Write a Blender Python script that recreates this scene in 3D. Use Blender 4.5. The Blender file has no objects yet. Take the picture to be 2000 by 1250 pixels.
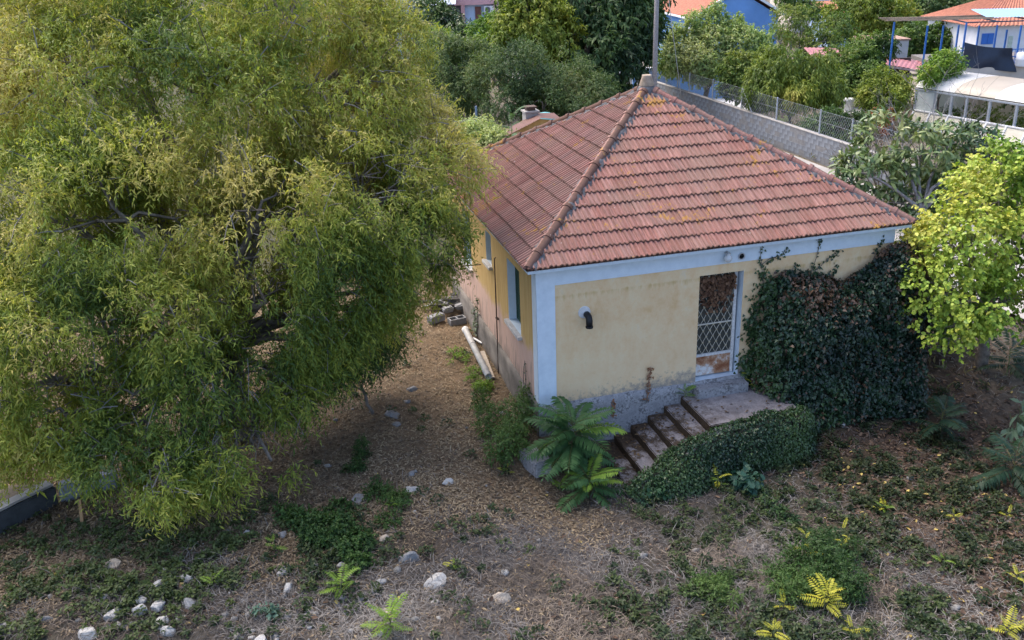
import bpy, bmesh, math, random
import numpy as np
from mathutils import Vector, Matrix
PI = math.pi
SC = bpy.context.scene
COL = SC.collection
random.seed(7)
RNG = np.random.default_rng(11)

# ------------------------------------------------------------------ camera
FPX = 1841.17
CAM = np.array([-4.4132, -15.1687, 8.849])
YAW, PITCH, ROLL = 0.254194, 0.388203, -0.036278

def cam_basis():
    cy, sy = math.cos(YAW), math.sin(YAW)
    f = np.array([sy*math.cos(PITCH), cy*math.cos(PITCH), -math.sin(PITCH)])
    r = np.array([cy, -sy, 0.0]); u = np.cross(r, f)
    c, s = math.cos(ROLL), math.sin(ROLL)
    return f, c*r+s*u, -s*r+c*u
CF, CR, CU = cam_basis()
cd = bpy.data.cameras.new('camera')
cam = bpy.data.objects.new('camera', cd); COL.objects.link(cam)
cam.matrix_world = Matrix(((CR[0], CU[0], -CF[0], CAM[0]), (CR[1], CU[1], -CF[1], CAM[1]),
                           (CR[2], CU[2], -CF[2], CAM[2]), (0, 0, 0, 1)))
cd.sensor_fit = 'HORIZONTAL'; cd.sensor_width = 36.0; cd.lens = FPX/2000*36
cd.clip_start = 0.1; cd.clip_end = 2000
SC.camera = cam

# ------------------------------------------------------------------ sky, sun, exposure
SUN_AZ = math.radians(-30)      # from +Y towards +X: soft light from behind the house, a little from the left
SUN_EL = math.radians(58)
w = bpy.data.worlds.new('World'); SC.world = w; w.use_nodes = True
nt = w.node_tree; nt.nodes.clear()
sky = nt.nodes.new('ShaderNodeTexSky'); sky.sky_type = 'NISHITA'; sky.sun_disc = False
sky.sun_elevation = SUN_EL; sky.sun_rotation = SUN_AZ
sky.air_density = .7; sky.dust_density = 3.0; sky.ozone_density = .6
bg = nt.nodes.new('ShaderNodeBackground'); bg.inputs['Strength'].default_value = 0.15
wo = nt.nodes.new('ShaderNodeOutputWorld')
nt.links.new(sky.outputs[0], bg.inputs['Color']); nt.links.new(bg.outputs[0], wo.inputs['Surface'])
sl = bpy.data.lights.new('sun', 'SUN'); sl.energy = .85; sl.angle = math.radians(55); sl.color = (1.0, 0.90, 0.74)
so = bpy.data.objects.new('sun', sl); COL.objects.link(so)
sd = Vector((math.sin(SUN_AZ)*math.cos(SUN_EL), math.cos(SUN_AZ)*math.cos(SUN_EL), math.sin(SUN_EL)))
so.rotation_euler = (-sd).to_track_quat('-Z', 'Y').to_euler(); so.location = (-20, 20, 30)
SC.view_settings.view_transform = 'Standard'; SC.view_settings.look = 'None'
SC.view_settings.exposure = 1.76; SC.view_settings.gamma = 1.0
SC.view_settings.use_curve_mapping = False
try:
    SC.cycles.max_bounces = 8; SC.cycles.diffuse_bounces = 4; SC.cycles.transmission_bounces = 4
    SC.cycles.transparent_max_bounces = 8
except Exception:
    pass

# ------------------------------------------------------------------ measuring helpers
def vnoise(p, seed=0):
    """value noise in 3-D, numpy, 0..1"""
    p = np.asarray(p, float); i = np.floor(p).astype(np.int64); f = p-i; f = f*f*(3-2*f)
    def h(a, b, c):
        n = (a*374761393 + b*668265263 + c*2147483647 + seed*974711) & 0xffffffff
        n = ((n ^ (n >> 13))*1274126177) & 0xffffffff
        return ((n ^ (n >> 16)) & 0xffff)/65535.0
    x, y, z = i[..., 0], i[..., 1], i[..., 2]; fx, fy, fz = f[..., 0], f[..., 1], f[..., 2]
    def l(a, b, t): return a+(b-a)*t
    return l(l(l(h(x, y, z), h(x+1, y, z), fx), l(h(x, y+1, z), h(x+1, y+1, z), fx), fy),
             l(l(h(x, y, z+1), h(x+1, y, z+1), fx), l(h(x, y+1, z+1), h(x+1, y+1, z+1), fx), fy), fz)
def fbm(p, seed=0, o=3):
    s = 0; a = .5; t = 0; q = np.asarray(p, float)
    for k in range(o):
        s = s+a*vnoise(q, seed+k); t += a; a *= .5; q = q*2.03+11.3
    return s/t
def sstep(a, b, x):
    t = np.clip((np.asarray(x, float)-a)/(b-a), 0, 1); return t*t*(3-2*t)
def gz(x, y):
    x = np.asarray(x, float); y = np.asarray(y, float)
    base = -.42*sstep(.2, -1.9, y)*sstep(-2.5, .5, x) - .12*sstep(-1, -5, y)*sstep(1, -3, x)
    base = np.minimum(base, -.5*sstep(.55, 1.15, x)*sstep(.12, -.15, y)*sstep(6.0, 5.0, x))
    base = base - .6*sstep(17.6, 18.6, x)
    near = sstep(26, 12, np.hypot(x, y+2))
    q = np.stack([x, y, 0*x], -1)
    n = (fbm(q*.55, 3)-.5)*.26 + (fbm(q*2.6, 5)-.5)*.10
    flat = sstep(0.0, .8, np.maximum(np.maximum(-x, x-7.4), np.maximum(-y, y-7.7)))   # level along the house walls
    return base + n*near*(0.25+.75*flat)
def ray(px, py):
    return CF+(px-1000)/FPX*CR-(py-625)/FPX*CU
def on_z(px, py, z):
    d = ray(px, py); return CAM+(z-CAM[2])/d[2]*d
def at(px, py, depth):
    return CAM+depth*ray(px, py)
def gp(px, py):
    z = 0.0
    for _ in range(8):
        p = on_z(px, py, z); z = float(gz(p[0], p[1]))
    return np.array([p[0], p[1], z])

# ------------------------------------------------------------------ materials
def new_mat(name):
    m = bpy.data.materials.new(name); m.use_nodes = True
    n = m.node_tree; n.nodes.clear()
    o = n.nodes.new('ShaderNodeOutputMaterial'); b = n.nodes.new('ShaderNodeBsdfPrincipled')
    n.links.new(b.outputs[0], o.inputs[0])
    return m, n, b
def N(n, t, **kw):
    x = n.nodes.new(t)
    for k, v in kw.items():
        if k in x.inputs: x.inputs[k].default_value = v
        else: setattr(x, k, v)
    return x
def ramp(n, fac, stops):
    r = n.nodes.new('ShaderNodeValToRGB'); e = r.color_ramp.elements
    while len(e) < len(stops): e.new(.5)
    for k, (p, c) in enumerate(stops):
        e[k].position = p; e[k].color = (*c, 1) if len(c) == 3 else c
    n.links.new(fac, r.inputs[0]); return r.outputs[0]
def mixc(n, fac, a, b, mode='MIX'):
    x = n.nodes.new('ShaderNodeMix'); x.data_type = 'RGBA'; x.blend_type = mode
    for s, v in ((x.inputs[0], fac), (x.inputs[6], a), (x.inputs[7], b)):
        if isinstance(v, (int, float)): s.default_value = v
        elif isinstance(v, tuple): s.default_value = (*v, 1) if len(v) == 3 else v
        else: n.links.new(v, s)
    return x.outputs[2]
def noise(n, scale, detail=4, rough=.6, vec=None, dim='3D'):
    x = N(n, 'ShaderNodeTexNoise', Scale=scale, Detail=detail, Roughness=rough)
    if vec is not None: n.links.new(vec, x.inputs['Vector'])
    return x.outputs[0]
def mathn(n, op, a, b=None, clamp=False):
    x = n.nodes.new('ShaderNodeMath'); x.operation = op; x.use_clamp = clamp
    for s, v in ((x.inputs[0], a), (x.inputs[1], b)):
        if v is None: continue
        if isinstance(v, (int, float)): s.default_value = v
        else: n.links.new(v, s)
    return x.outputs[0]
def bump(n, b, h, strength=.3, dist=.02):
    x = N(n, 'ShaderNodeBump', Strength=strength, Distance=dist)
    n.links.new(h, x.inputs['Height']); n.links.new(x.outputs[0], b.inputs['Normal'])
def coords(n, which='Object', scale=None):
    t = n.nodes.new('ShaderNodeTexCoord').outputs[which]
    if scale:
        mp = n.nodes.new('ShaderNodeMapping'); mp.inputs['Scale'].default_value = scale
        n.links.new(t, mp.inputs[0]); t = mp.outputs[0]
    return t
MATS = {}
def plain(name, c, rough=.7, var=.25, scale=6, metal=0, bmp=.15, spec=.3):
    if name in MATS: return MATS[name]
    m, n, b = new_mat(name)
    v = coords(n)
    f = noise(n, scale, 5, .65, v)
    d = tuple(x*(1-var) for x in c); l = tuple(min(1, x*(1+var)) for x in c)
    n.links.new(ramp(n, f, [(.3, d), (.7, l)]), b.inputs['Base Color'])
    b.inputs['Roughness'].default_value = rough; b.inputs['Metallic'].default_value = metal
    b.inputs['Specular IOR Level'].default_value = spec
    if bmp: bump(n, b, noise(n, scale*6, 4, .6, v), bmp, .01)
    MATS[name] = m; return m
def leaf_mat(name, trans=.3, rough=.5, spec=.3, attr=True, stops=None):
    """leaf colour comes from the leaf itself (attribute col, or a per-object random pick for single leaves)"""
    if name in MATS: return MATS[name]
    m, n, b = new_mat(name)
    if attr:
        a = N(n, 'ShaderNodeAttribute', attribute_name='col'); c = a.outputs['Color']
    else:
        oi = n.nodes.new('ShaderNodeObjectInfo'); c = ramp(n, oi.outputs['Random'], stops)
    n.links.new(c, b.inputs['Base Color'])
    b.inputs['Roughness'].default_value = rough; b.inputs['Specular IOR Level'].default_value = spec
    t = n.nodes.new('ShaderNodeBsdfTranslucent')
    n.links.new(mixc(n, 1.0, c, (1.25, 1.3, .7), 'MULTIPLY'), t.inputs['Color'])
    mx = n.nodes.new('ShaderNodeMixShader'); mx.inputs[0].default_value = trans
    n.links.new(b.outputs[0], mx.inputs[1]); n.links.new(t.outputs[0], mx.inputs[2])
    o = [x for x in n.nodes if x.type == 'OUTPUT_MATERIAL'][0]
    n.links.new(mx.outputs[0], o.inputs[0])
    MATS[name] = m; return m
BARK = plain('bark', (.17, .145, .125), .9, .45, 9, bmp=.5)
BARK_GREY = plain('bark_grey', (.20, .19, .19), .9, .35, 9, bmp=.5)
LEAF = leaf_mat('leaf', .30, .5, .25)
LEAF_THIN = leaf_mat('leaf_thin', .42, .5, .25)
LEAF_GLOSS = leaf_mat('leaf_gloss', .12, .38, .45)
LITTER = leaf_mat('litter', .08, .8, .15)

# ------------------------------------------------------------------ mesh helpers
def tag(o, label=None, cat=None, group=None, kind=None):
    if label: o['label'] = label
    if cat: o['category'] = cat
    if group: o['group'] = group
    if kind: o['kind'] = kind
    return o
def empty(name, loc=(0, 0, 0), rz=0, label=None, cat=None, group=None):
    o = bpy.data.objects.new(name, None); COL.objects.link(o)
    o.location = tuple(loc); o.rotation_euler = (0, 0, rz); o.empty_display_size = .2
    return tag(o, label, cat, group)
def link(name, me, parent=None, mat=None):
    o = bpy.data.objects.new(name, me); COL.objects.link(o)
    if parent is not None: o.parent = parent
    if mat is not None and not me.materials: me.materials.append(mat)
    return o
class MB:
    """collects polygons, builds ONE mesh object"""
    def __init__(s): s.v = []; s.f = []
    def poly(s, pts):
        i = len(s.v); s.v += [tuple(map(float, p)) for p in pts]; s.f.append(tuple(range(i, i+len(pts)))); return s
    def box(s, x0, x1, y0, y1, z0, z1):
        i = len(s.v)
        s.v += [(x, y, z) for z in (z0, z1) for y in (y0, y1) for x in (x0, x1)]
        for q in ((0, 2, 3, 1), (4, 5, 7, 6), (0, 1, 5, 4), (2, 6, 7, 3), (0, 4, 6, 2), (1, 3, 7, 5)):
            s.f.append(tuple(i+k for k in q))
        return s
    def beam(s, a, b, w, h=None, up=(0, 0, 1)):
        h = h or w; a = Vector(a); b = Vector(b); d = (b-a).normalized(); u = Vector(up)
        if abs(d.dot(u)) > .98: u = Vector((1, 0, 0))
        x = d.cross(u).normalized(); u = x.cross(d)
        i = len(s.v)
        for p in (a, b):
            for sx, sy in ((-1, -1), (1, -1), (1, 1), (-1, 1)):
                s.v.append(tuple(p+x*sx*w/2+u*sy*h/2))
        for q in ((0, 1, 2, 3), (4, 7, 6, 5), (0, 4, 5, 1), (1, 5, 6, 2), (2, 6, 7, 3), (3, 7, 4, 0)):
            s.f.append(tuple(i+k for k in q))
        return s
    def tube(s, path, rad, n=6, cap=True):
        path = [Vector(p) for p in path]
        if not hasattr(rad, '__len__'): rad = [rad]*len(path)
        i0 = len(s.v); x = None
        for k, p in enumerate(path):
            d = (path[min(k+1, len(path)-1)]-path[max(k-1, 0)])
            d = d.normalized() if d.length > 1e-9 else Vector((0, 0, 1))
            if x is None:
                u = Vector((0, 0, 1)) if abs(d.z) < .9 else Vector((1, 0, 0)); x = d.cross(u).normalized()
            else:
                x = (x-d*x.dot(d)).normalized()
            y = d.cross(x)
            for j in range(n):
                t = 2*PI*j/n; s.v.append(tuple(p+(x*math.cos(t)+y*math.sin(t))*rad[k]))
        for k in range(len(path)-1):
            for j in range(n):
                a = i0+k*n+j; b = i0+k*n+(j+1) % n; s.f.append((a, b, b+n, a+n))
        if cap:
            s.f.append(tuple(i0+j for j in range(n))[::-1]); e = i0+(len(path)-1)*n
            s.f.append(tuple(e+j for j in range(n)))
        return s
    def lathe(s, prof, n=16, c=(0, 0, 0), axis=None):
        i0 = len(s.v); c = Vector(c)
        M = Matrix.Identity(3) if axis is None else Vector((0, 0, 1)).rotation_difference(Vector(axis)).to_matrix()
        for r, z in prof:
            for j in range(n):
                t = 2*PI*j/n; s.v.append(tuple(c+M @ Vector((r*math.cos(t), r*math.sin(t), z))))
        for k in range(len(prof)-1):
            for j in range(n):
                a = i0+k*n+j; b = i0+k*n+(j+1) % n; s.f.append((a, b, b+n, a+n))
        if prof[0][0] > 1e-6: s.f.append(tuple(i0+j for j in range(n))[::-1])
        if prof[-1][0] > 1e-6: s.f.append(tuple(i0+(len(prof)-1)*n+j for j in range(n)))
        return s
    def grid(s, P):
        """P: array (a,b,3)"""
        a, b = P.shape[:2]; i0 = len(s.v); s.v += [tuple(map(float, p)) for p in P.reshape(-1, 3)]
        for i in range(a-1):
            for j in range(b-1):
                k = i0+i*b+j; s.f.append((k, k+1, k+b+1, k+b))
        return s
    def mesh(s, name, mat=None, smooth=False, bevel=0):
        me = bpy.data.meshes.new(name); me.from_pydata(s.v, [], s.f)
        if bevel or True:
            bm = bmesh.new(); bm.from_mesh(me)
            bmesh.ops.remove_doubles(bm, verts=bm.verts, dist=1e-5)
            bmesh.ops.recalc_face_normals(bm, faces=bm.faces)
            if bevel:
                es = [e for e in bm.edges if len(e.link_faces) == 2 and e.calc_face_angle() > .6]
                bmesh.ops.bevel(bm, geom=es, offset=bevel, segments=1, affect='EDGES', clamp_overlap=True)
            bm.to_mesh(me); bm.free()
        if smooth: me.polygons.foreach_set('use_smooth', [True]*len(me.polygons))
        if mat: me.materials.append(mat)
        return me
    def build(s, name, mat, parent=None, smooth=False, bevel=0):
        return link(name, s.mesh(name, mat, smooth, bevel), parent)

def np_mesh(name, V, loops, totals, mat=None, cols=None):
    me = bpy.data.meshes.new(name)
    me.vertices.add(len(V)); me.vertices.foreach_set('co', np.ascontiguousarray(V, np.float32).ravel())
    me.loops.add(len(loops)); me.loops.foreach_set('vertex_index', np.ascontiguousarray(loops, np.int32))
    me.polygons.add(len(totals))
    st = np.concatenate([[0], np.cumsum(totals)[:-1]]).astype(np.int32)
    me.polygons.foreach_set('loop_start', st)
    me.polygons.foreach_set('loop_total', np.asarray(totals, np.int32))
    if cols is not None:
        a = me.attributes.new('col', 'FLOAT_COLOR', 'FACE')
        c = np.ones((len(totals), 4), np.float32); c[:, :3] = cols
        a.data.foreach_set('color', c.ravel())
    me.update(calc_edges=True)
    if mat: me.materials.append(mat)
    return me
def nrm(a): return a/np.maximum(np.linalg.norm(a, axis=-1, keepdims=True), 1e-9)
# leaf outlines: (along, side, lift) per vertex + faces
LEAFS = {
    'kite': (np.array([(0, 0, 0), (.42, .5, .12), (1, 0, -.08), (.42, -.5, .12)]), [(0, 3, 2, 1)]),
    'oval': (np.array([(0, 0, 0), (.28, .46, .06), (.7, .42, .03), (1, 0, -.12), (.7, -.42, .03), (.28, -.46, .06)]),
             [(0, 5, 4, 3), (0, 3, 2, 1)]),
    'lance': (np.array([(0, 0, 0), (.35, .5, .03), (.72, .34, -.05), (1, 0, -.22), (.72, -.34, -.05), (.35, -.5, .03)]),
              [(0, 5, 1), (5, 4, 2, 1), (4, 3, 2)]),
    'ivy': (np.array([(0, 0, 0), (-.05, .5, .04), (.45, .34, .05), (1, 0, -.1), (.45, -.34, .05), (-.05, -.5, .04)]),
            [(0, 3, 2, 1), (0, 5, 4, 3)]),
}
def leaves_mesh(name, P, D, Nn, L, Wd, cols, mat, shape='kite'):
    """P base, D direction along the leaf, Nn leaf normal"""
    T, F = LEAFS[shape]; n = len(P)
    D = nrm(D); S = nrm(np.cross(Nn, D)); U = np.cross(D, S)
    L = np.broadcast_to(L, (n,))[:, None, None]; Wd = np.broadcast_to(Wd, (n,))[:, None, None]
    V = (P[:, None]+D[:, None]*(T[None, :, 0:1]*L)+S[:, None]*(T[None, :, 1:2]*Wd)+U[:, None]*(T[None, :, 2:3]*L))
    k = len(T); lp = np.concatenate([np.array(f) for f in F]); tot = np.array([len(f) for f in F])
    loops = (np.arange(n)[:, None]*k+lp[None]).ravel(); totals = np.tile(tot, n)
    return np_mesh(name, V.reshape(-1, 3), loops, totals, mat, np.repeat(cols, len(F), axis=0))
def pal(cols, t):
    cols = np.asarray(cols, float); t = np.clip(t, 0, .9999)*(len(cols)-1); i = t.astype(int); f = (t-i)[:, None]
    return cols[i]*(1-f)+cols[np.minimum(i+1, len(cols)-1)]*f
def rdir(n, rng): return nrm(rng.normal(size=(n, 3)))
def crown(name, parent, clumps, nleaf, L, Wd, palette, mat=None, shape='kite', per=10, droop=.3, twig=.4, shell=.28,
          gap=.36, gscale=1.1, tone=.55, seed=0, hang=.5, singles=0, single_mat=None, keep=None, inner=.7, origin=None, tonefn=None):
    """leaf sprays spread through the outer part of overlapping clumps. clumps: (x,y,z,rx,ry,rz[,weight])"""
    rng = np.random.default_rng(seed+100)
    C = np.array([c[:6] for c in clumps], float)
    wt = np.array([(c[6] if len(c) > 6 else 1.0) for c in clumps])*(C[:, 3]*C[:, 4]+C[:, 4]*C[:, 5]+C[:, 3]*C[:, 5])
    ns = int(nleaf/per*3.2)
    ci = rng.choice(len(C), ns, p=wt/wt.sum()); u = rdir(ns, rng)
    rr = 1-np.abs(rng.normal(size=ns))*shell
    rr = np.clip(rr+(fbm(u*2.2+C[ci, :3]*3.1, seed)-.5)*.55, .2, 1.25)
    p = C[ci, :3]+u*C[ci, 3:6]*rr[:, None]
    ok = fbm(p*gscale, seed+9, 3) > gap
    for k in range(len(C)):
        q = (p-C[k, :3])/C[k, 3:6]; ok &= ~((np.einsum('ij,ij->i', q, q) < inner*inner) & (ci != k))
    if keep is not None: ok &= keep(p)
    ok &= p[:, 2] > gz(p[:, 0], p[:, 1])+.08
    p, u = p[ok], u[ok]
    m = max(1, int(nleaf/per)); p, u = p[:m], u[:m]; ns = len(p)
    out = nrm(u*C[ci[ok][:m], 3:6]); t = nrm(out*.7+rdir(ns, rng)*.65+np.array([0, 0, -droop]))
    tl = twig*rng.uniform(.5, 1.3, ns)
    s = (np.arange(per)+rng.uniform(0, 1, (ns, per)))/per
    pos = p[:, None]+t[:, None]*(s*tl[:, None])[..., None]; pos[..., 2] -= (s**2)*tl[:, None]*droop*.8
    side = rdir(ns*per, rng).reshape(ns, per, 3)
    d = nrm(t[:, None]*.5+side*.75+np.array([0, 0, -hang]))
    nn = nrm(out[:, None]*.45+np.array([0, 0, .75])+rdir(ns*per, rng).reshape(ns, per, 3)*.55)
    pos = pos.reshape(-1, 3); d = d.reshape(-1, 3); nn = nn.reshape(-1, 3); n = len(pos)
    tw = np.repeat(rng.uniform(-.22, .22, ns), per)
    tt = (fbm(pos*.55, seed+4, 3)-.5)*1.5+tone+tw+rng.normal(0, .08, n)
    if tonefn is not None: tt = tt+tonefn(pos)
    cols = pal(palette, tt)*rng.uniform(.8, 1.2, (n, 1))
    LL = L*rng.uniform(.55, 1.35, n); WW = Wd*rng.uniform(.75, 1.2, n)
    if singles:
        dist = np.linalg.norm(pos-CAM, axis=1)/LL; v = pos-CAM; z = v@CF
        px = 1000+FPX*(v@CR)/z; py = 625-FPX*(v@CU)/z
        dist[(px < 5) | (px > 1995) | (py < 5) | (py > 1245)] = 1e9
        # the outermost leaves that face the camera show largest
        score = dist*(1+.35*rng.uniform(size=n)); idx = np.argsort(score)[:singles]
        sel = np.zeros(n, bool); sel[idx] = True
        T, F = LEAFS[shape]
        V = np.stack([T[:, 0], T[:, 1]*Wd/L, T[:, 2]], -1)
        me = bpy.data.meshes.new('leaf'); me.from_pydata(V.tolist(), [], F); me.materials.append(single_mat)
        o0 = Vector(origin) if origin is not None else Vector(parent.location)
        for i in idx:
            D_ = Vector(nrm(d[i])); S_ = Vector(np.cross(nn[i], d[i])).normalized(); U_ = D_.cross(S_)
            o = link('leaf', me, parent)
            M = Matrix((D_, S_, U_)).transposed().to_4x4()*1.0
            for r_ in range(3):
                for c_ in range(3): M[r_][c_] *= LL[i]
            M.translation = Vector(pos[i])-o0
            M[3][3] = 1.0
            o.matrix_local = M
        pos, d, nn, cols, LL, WW = pos[~sel], d[~sel], nn[~sel], cols[~sel], LL[~sel], WW[~sel]
    o0 = np.array(origin if origin is not None else parent.location)
    me = leaves_mesh(name, pos-o0, d, nn, LL, WW, cols, mat or LEAF, shape)
    o = link(name, me, parent); o['kind'] = 'stuff'
    return o, p-o0, t, tl
def bend_path(a, b, n=6, sag=.0, wig=.05, rng=random):
    a = Vector(a); b = Vector(b); L = (b-a).length; out = []
    for k in range(n):
        f = k/(n-1); p = a.lerp(b, f); p.z += math.sin(PI*f)*sag*L
        if 0 < k < n-1: p += Vector((rng.uniform(-1, 1), rng.uniform(-1, 1), rng.uniform(-1, 1)))*wig*L
        out.append(p)
    return out
def tree(name, label, base, clumps, trunk_r, nleaf, L, Wd, palette, group=None, fork=.45, sub=4, bark=None, cat='tree',
         limbs=True, twigs=0, crown_name='crown', **kw):
    """trunk, one branch object per clump, crown of leaves"""
    base = Vector(base); r = random.Random(hash(label) % 9999 if False else len(label)*7+int(abs(base.x)*10))
    t = empty(name, base, 0, label, cat, group); bark = bark or BARK
    cen = Vector((0, 0, 0)); ws = 0
    for c in clumps:
        wv = c[3]**2; cen += Vector(c[:3])*wv; ws += wv
    cen /= ws; top = cen-base
    fk = Vector((top.x*fork*.8, top.y*fork*.8, max(.3, top.z*fork)))
    MB().tube(bend_path((0, 0, -.25), fk, 6, 0, .03, r), [trunk_r*(1.35, 1.08, 1, .93, .88, .8)[k] for k in range(6)], 8).build('trunk', bark, t, True)
    for c in clumps:
        c0 = Vector(c[:3])-base; m = MB(); Lb = (c0-fk).length
        path = bend_path(fk-Vector((0, 0, .05)), c0, 6, .06, .05, r)
        r0 = trunk_r*min(.62, .28+.12*c[3]); m.tube(path, [r0*(1-.13*k) for k in range(6)], 6)
        for _ in range(sub if limbs else 0):
            u = Vector((r.gauss(0, 1), r.gauss(0, 1), r.gauss(.25, .8))).normalized()
            e = c0+Vector((u.x*c[3], u.y*c[4], u.z*c[5]))*r.uniform(.75, 1.0)
            s0 = path[r.choice((3, 4, 5))]; q = bend_path(s0, e, 6, .10, .10, r)
            m.tube(q, [r0*.36, r0*.28, r0*.2, r0*.13, r0*.08, r0*.04], 4, False)
            for _ in range(2 if sub > 3 else 0):
                e2 = q[2]+(e-q[0])*r.uniform(.3, .6)+Vector((r.gauss(0, 1), r.gauss(0, 1), r.gauss(0, .7)))*c[3]*.28
                m.tube(bend_path(q[2], e2, 6, .08, .11, r), [r0*.14, r0*.11, r0*.09, r0*.07, r0*.05, r0*.025], 3, False)
        m.build('branch', bark, t, True)
    o, p, tt, tl = crown(crown_name, t, clumps, nleaf, L, Wd, palette, **kw)
    if twigs:
        m = MB(); idx = list(range(len(p))); r.shuffle(idx)
        for i in idx[:twigs]:
            a = Vector(p[i])-Vector(tt[i])*tl[i]*.7; b = Vector(p[i])+Vector(tt[i])*tl[i]*.8
            m.tube([a, a.lerp(b, .5)+Vector((r.uniform(-.03, .03), r.uniform(-.03, .03), .03)), b], [.011, .008, .004], 3, False)
        tw = m.build('twig_mass', BARK_GREY, t); tw['kind'] = 'stuff'
    return t

# ================================================================== GROUND
def axis_pts(lo, hi, step, far):
    a = np.arange(lo, hi+1e-6, step); g = np.cumsum(step*1.35**np.arange(1, 40)); g = g[g < far]
    return np.concatenate([(lo-g)[::-1], a, hi+g])
gx = axis_pts(-14, 13, .13, 420); gy = axis_pts(-12, 12, .13, 420)
GX, GY = np.meshgrid(gx, gy, indexing='ij')
GZ = gz(GX, GY)
def blob(P, x, y, r, soft=.5):
    return sstep(r*(1+soft), r*(1-soft), np.hypot(P[..., 0]-x, P[..., 1]-y))
def zone_masks(x, y):
    """where dry litter, dry grass, low green cover and broad leaves lie (world metres)"""
    q = np.stack([x, y, 0*x], -1); n1 = fbm(q*.8, 21); n2 = fbm(q*2.1, 22)
    wob = (n1-.5)*2.2
    lit = sstep(-3.3, -1.6, y+wob)*sstep(1.2, -.2, x+wob*.4)                      # tan litter under the big tree and along the side wall
    right = sstep(3.6, 5.6, x+wob+.25*(y+4))                                        # broad brown leaves on the right
    pale = np.maximum(blob(q, 2.6, -4.2, 1.1), np.maximum(blob(q, -1.0, -3.3, .9)*.8, blob(q, -3.4, -5.0, 1.2)*.7))
    green = np.maximum.reduce([blob(q, -7.9, -2.2, 2.0), blob(q, -4.0, -2.3, .9)*.9, blob(q, 1.2, -5.2, 1.6)*.75,
                               blob(q, 2.2, -2.7, 1.3)*.8, blob(q, 5.8, -1.9, 2.2)*1.3, blob(q, 5.0, -3.8, 1.9)*.95, blob(q, 3.9, -5.6, 1.5)*.8, blob(q, 3.2, -2.6, 1.2)*.9,
                               blob(q, -5.6, -2.0, 1.1)*.8])*sstep(.3, .62, n2)
    green = np.maximum(green, np.maximum(blob(q, 5.9, -2.0, 1.7), blob(q, 3.4, -2.5, .9)*.7)*sstep(.22, .5, n2)*.95)
    return np.clip(lit, 0, 1), np.clip(right, 0, 1), np.clip(pale, 0, 1), np.clip(green, 0, 1)
lit, rgt, pale, grn = zone_masks(GX, GY)
gc = np.empty(GX.shape+(3,)); gc[:] = (.085, .076, .068)
def lerpc(c, k, m): c[:] = c*(1-m[..., None])+np.array(k)*m[..., None]
lerpc(gc, (.19, .14, .09), lit*.9); lerpc(gc, (.085, .058, .042), rgt*.85)
lerpc(gc, (.19, .17, .155), pale*.8); lerpc(gc, (.055, .062, .032), grn*.6)
# dry yard and street beyond the house
farm = sstep(8, 11, GX)*sstep(-9, -3, GY)*.8+sstep(10, 14, GY); lerpc(gc, (.17, .15, .115), np.clip(farm, 0, 1)); lerpc(gc, (.085, .085, .05), sstep(6, 2, GX)*sstep(8, 12, GY))
nx_, ny_ = GX.shape
idx = np.arange(nx_*ny_).reshape(nx_, ny_)
quads = np.stack([idx[:-1, :-1], idx[1:, :-1], idx[1:, 1:], idx[:-1, 1:]], -1).reshape(-1, 4)
gm, n, b = new_mat('ground')
a = N(n, 'ShaderNodeAttribute', attribute_name='col'); v = coords(n)
c = mixc(n, ramp(n, noise(n, 14, 6, .75, v), [(.3, (0, 0, 0)), (.7, (1, 1, 1))]), a.outputs['Color'], (.5, .5, .52), 'MULTIPLY')
c = mixc(n, ramp(n, noise(n, 2.2, 5, .7, v), [(.35, (0, 0, 0)), (.75, (.75, .75, .75))]), c, (1.5, 1.35, 1.2), 'MULTIPLY')
n.links.new(c, b.inputs['Base Color']); b.inputs['Roughness'].default_value = .95; b.inputs['Specular IOR Level'].default_value = .1
bump(n, b, noise(n, 30, 6, .7, v), .8, .03)
me = np_mesh('ground', np.stack([GX, GY, GZ], -1).reshape(-1, 3), quads.ravel(), np.full(len(quads), 4), gm)
at_ = me.attributes.new('col', 'FLOAT_COLOR', 'POINT'); cc = np.ones((nx_*ny_, 4), np.float32); cc[:, :3] = gc.reshape(-1, 3)
at_.data.foreach_set('color', cc.ravel())
me.polygons.foreach_set('use_smooth', [True]*len(me.polygons))
tag(link('ground', me), kind='structure')

CONC_PALE = plain('pale_concrete', (.33, .31, .29), .9, .2, 1.2)
# street between the house and the block wall, and the concrete yard behind the wall
def sheet(name, pts, z, mat):
    m = MB(); k = 150
    A, B_, C_, D_ = [np.array(p, float) for p in pts]
    P = np.array([[(A*(1-u)+B_*u)*(1-t)+(D_*(1-u)+C_*u)*t for t in np.linspace(0, 1, k)] for u in np.linspace(0, 1, k)])
    z0 = gz(P[..., 0], P[..., 1])+z
    return tag(MB().grid(np.concatenate([P, z0[..., None]], -1)).build(name, mat, None, True), kind='structure')
sheet('street', [(12.2, -30), (16.3, -30), (16.6, 70), (12.0, 70)], .14, CONC_PALE)
sheet('yard', [(18.2, 30), (24.5, 32), (24.0, 44), (18.4, 46)], .14, plain('yard_concrete', (.5, .5, .5), .9, .12, 1.0))

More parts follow.
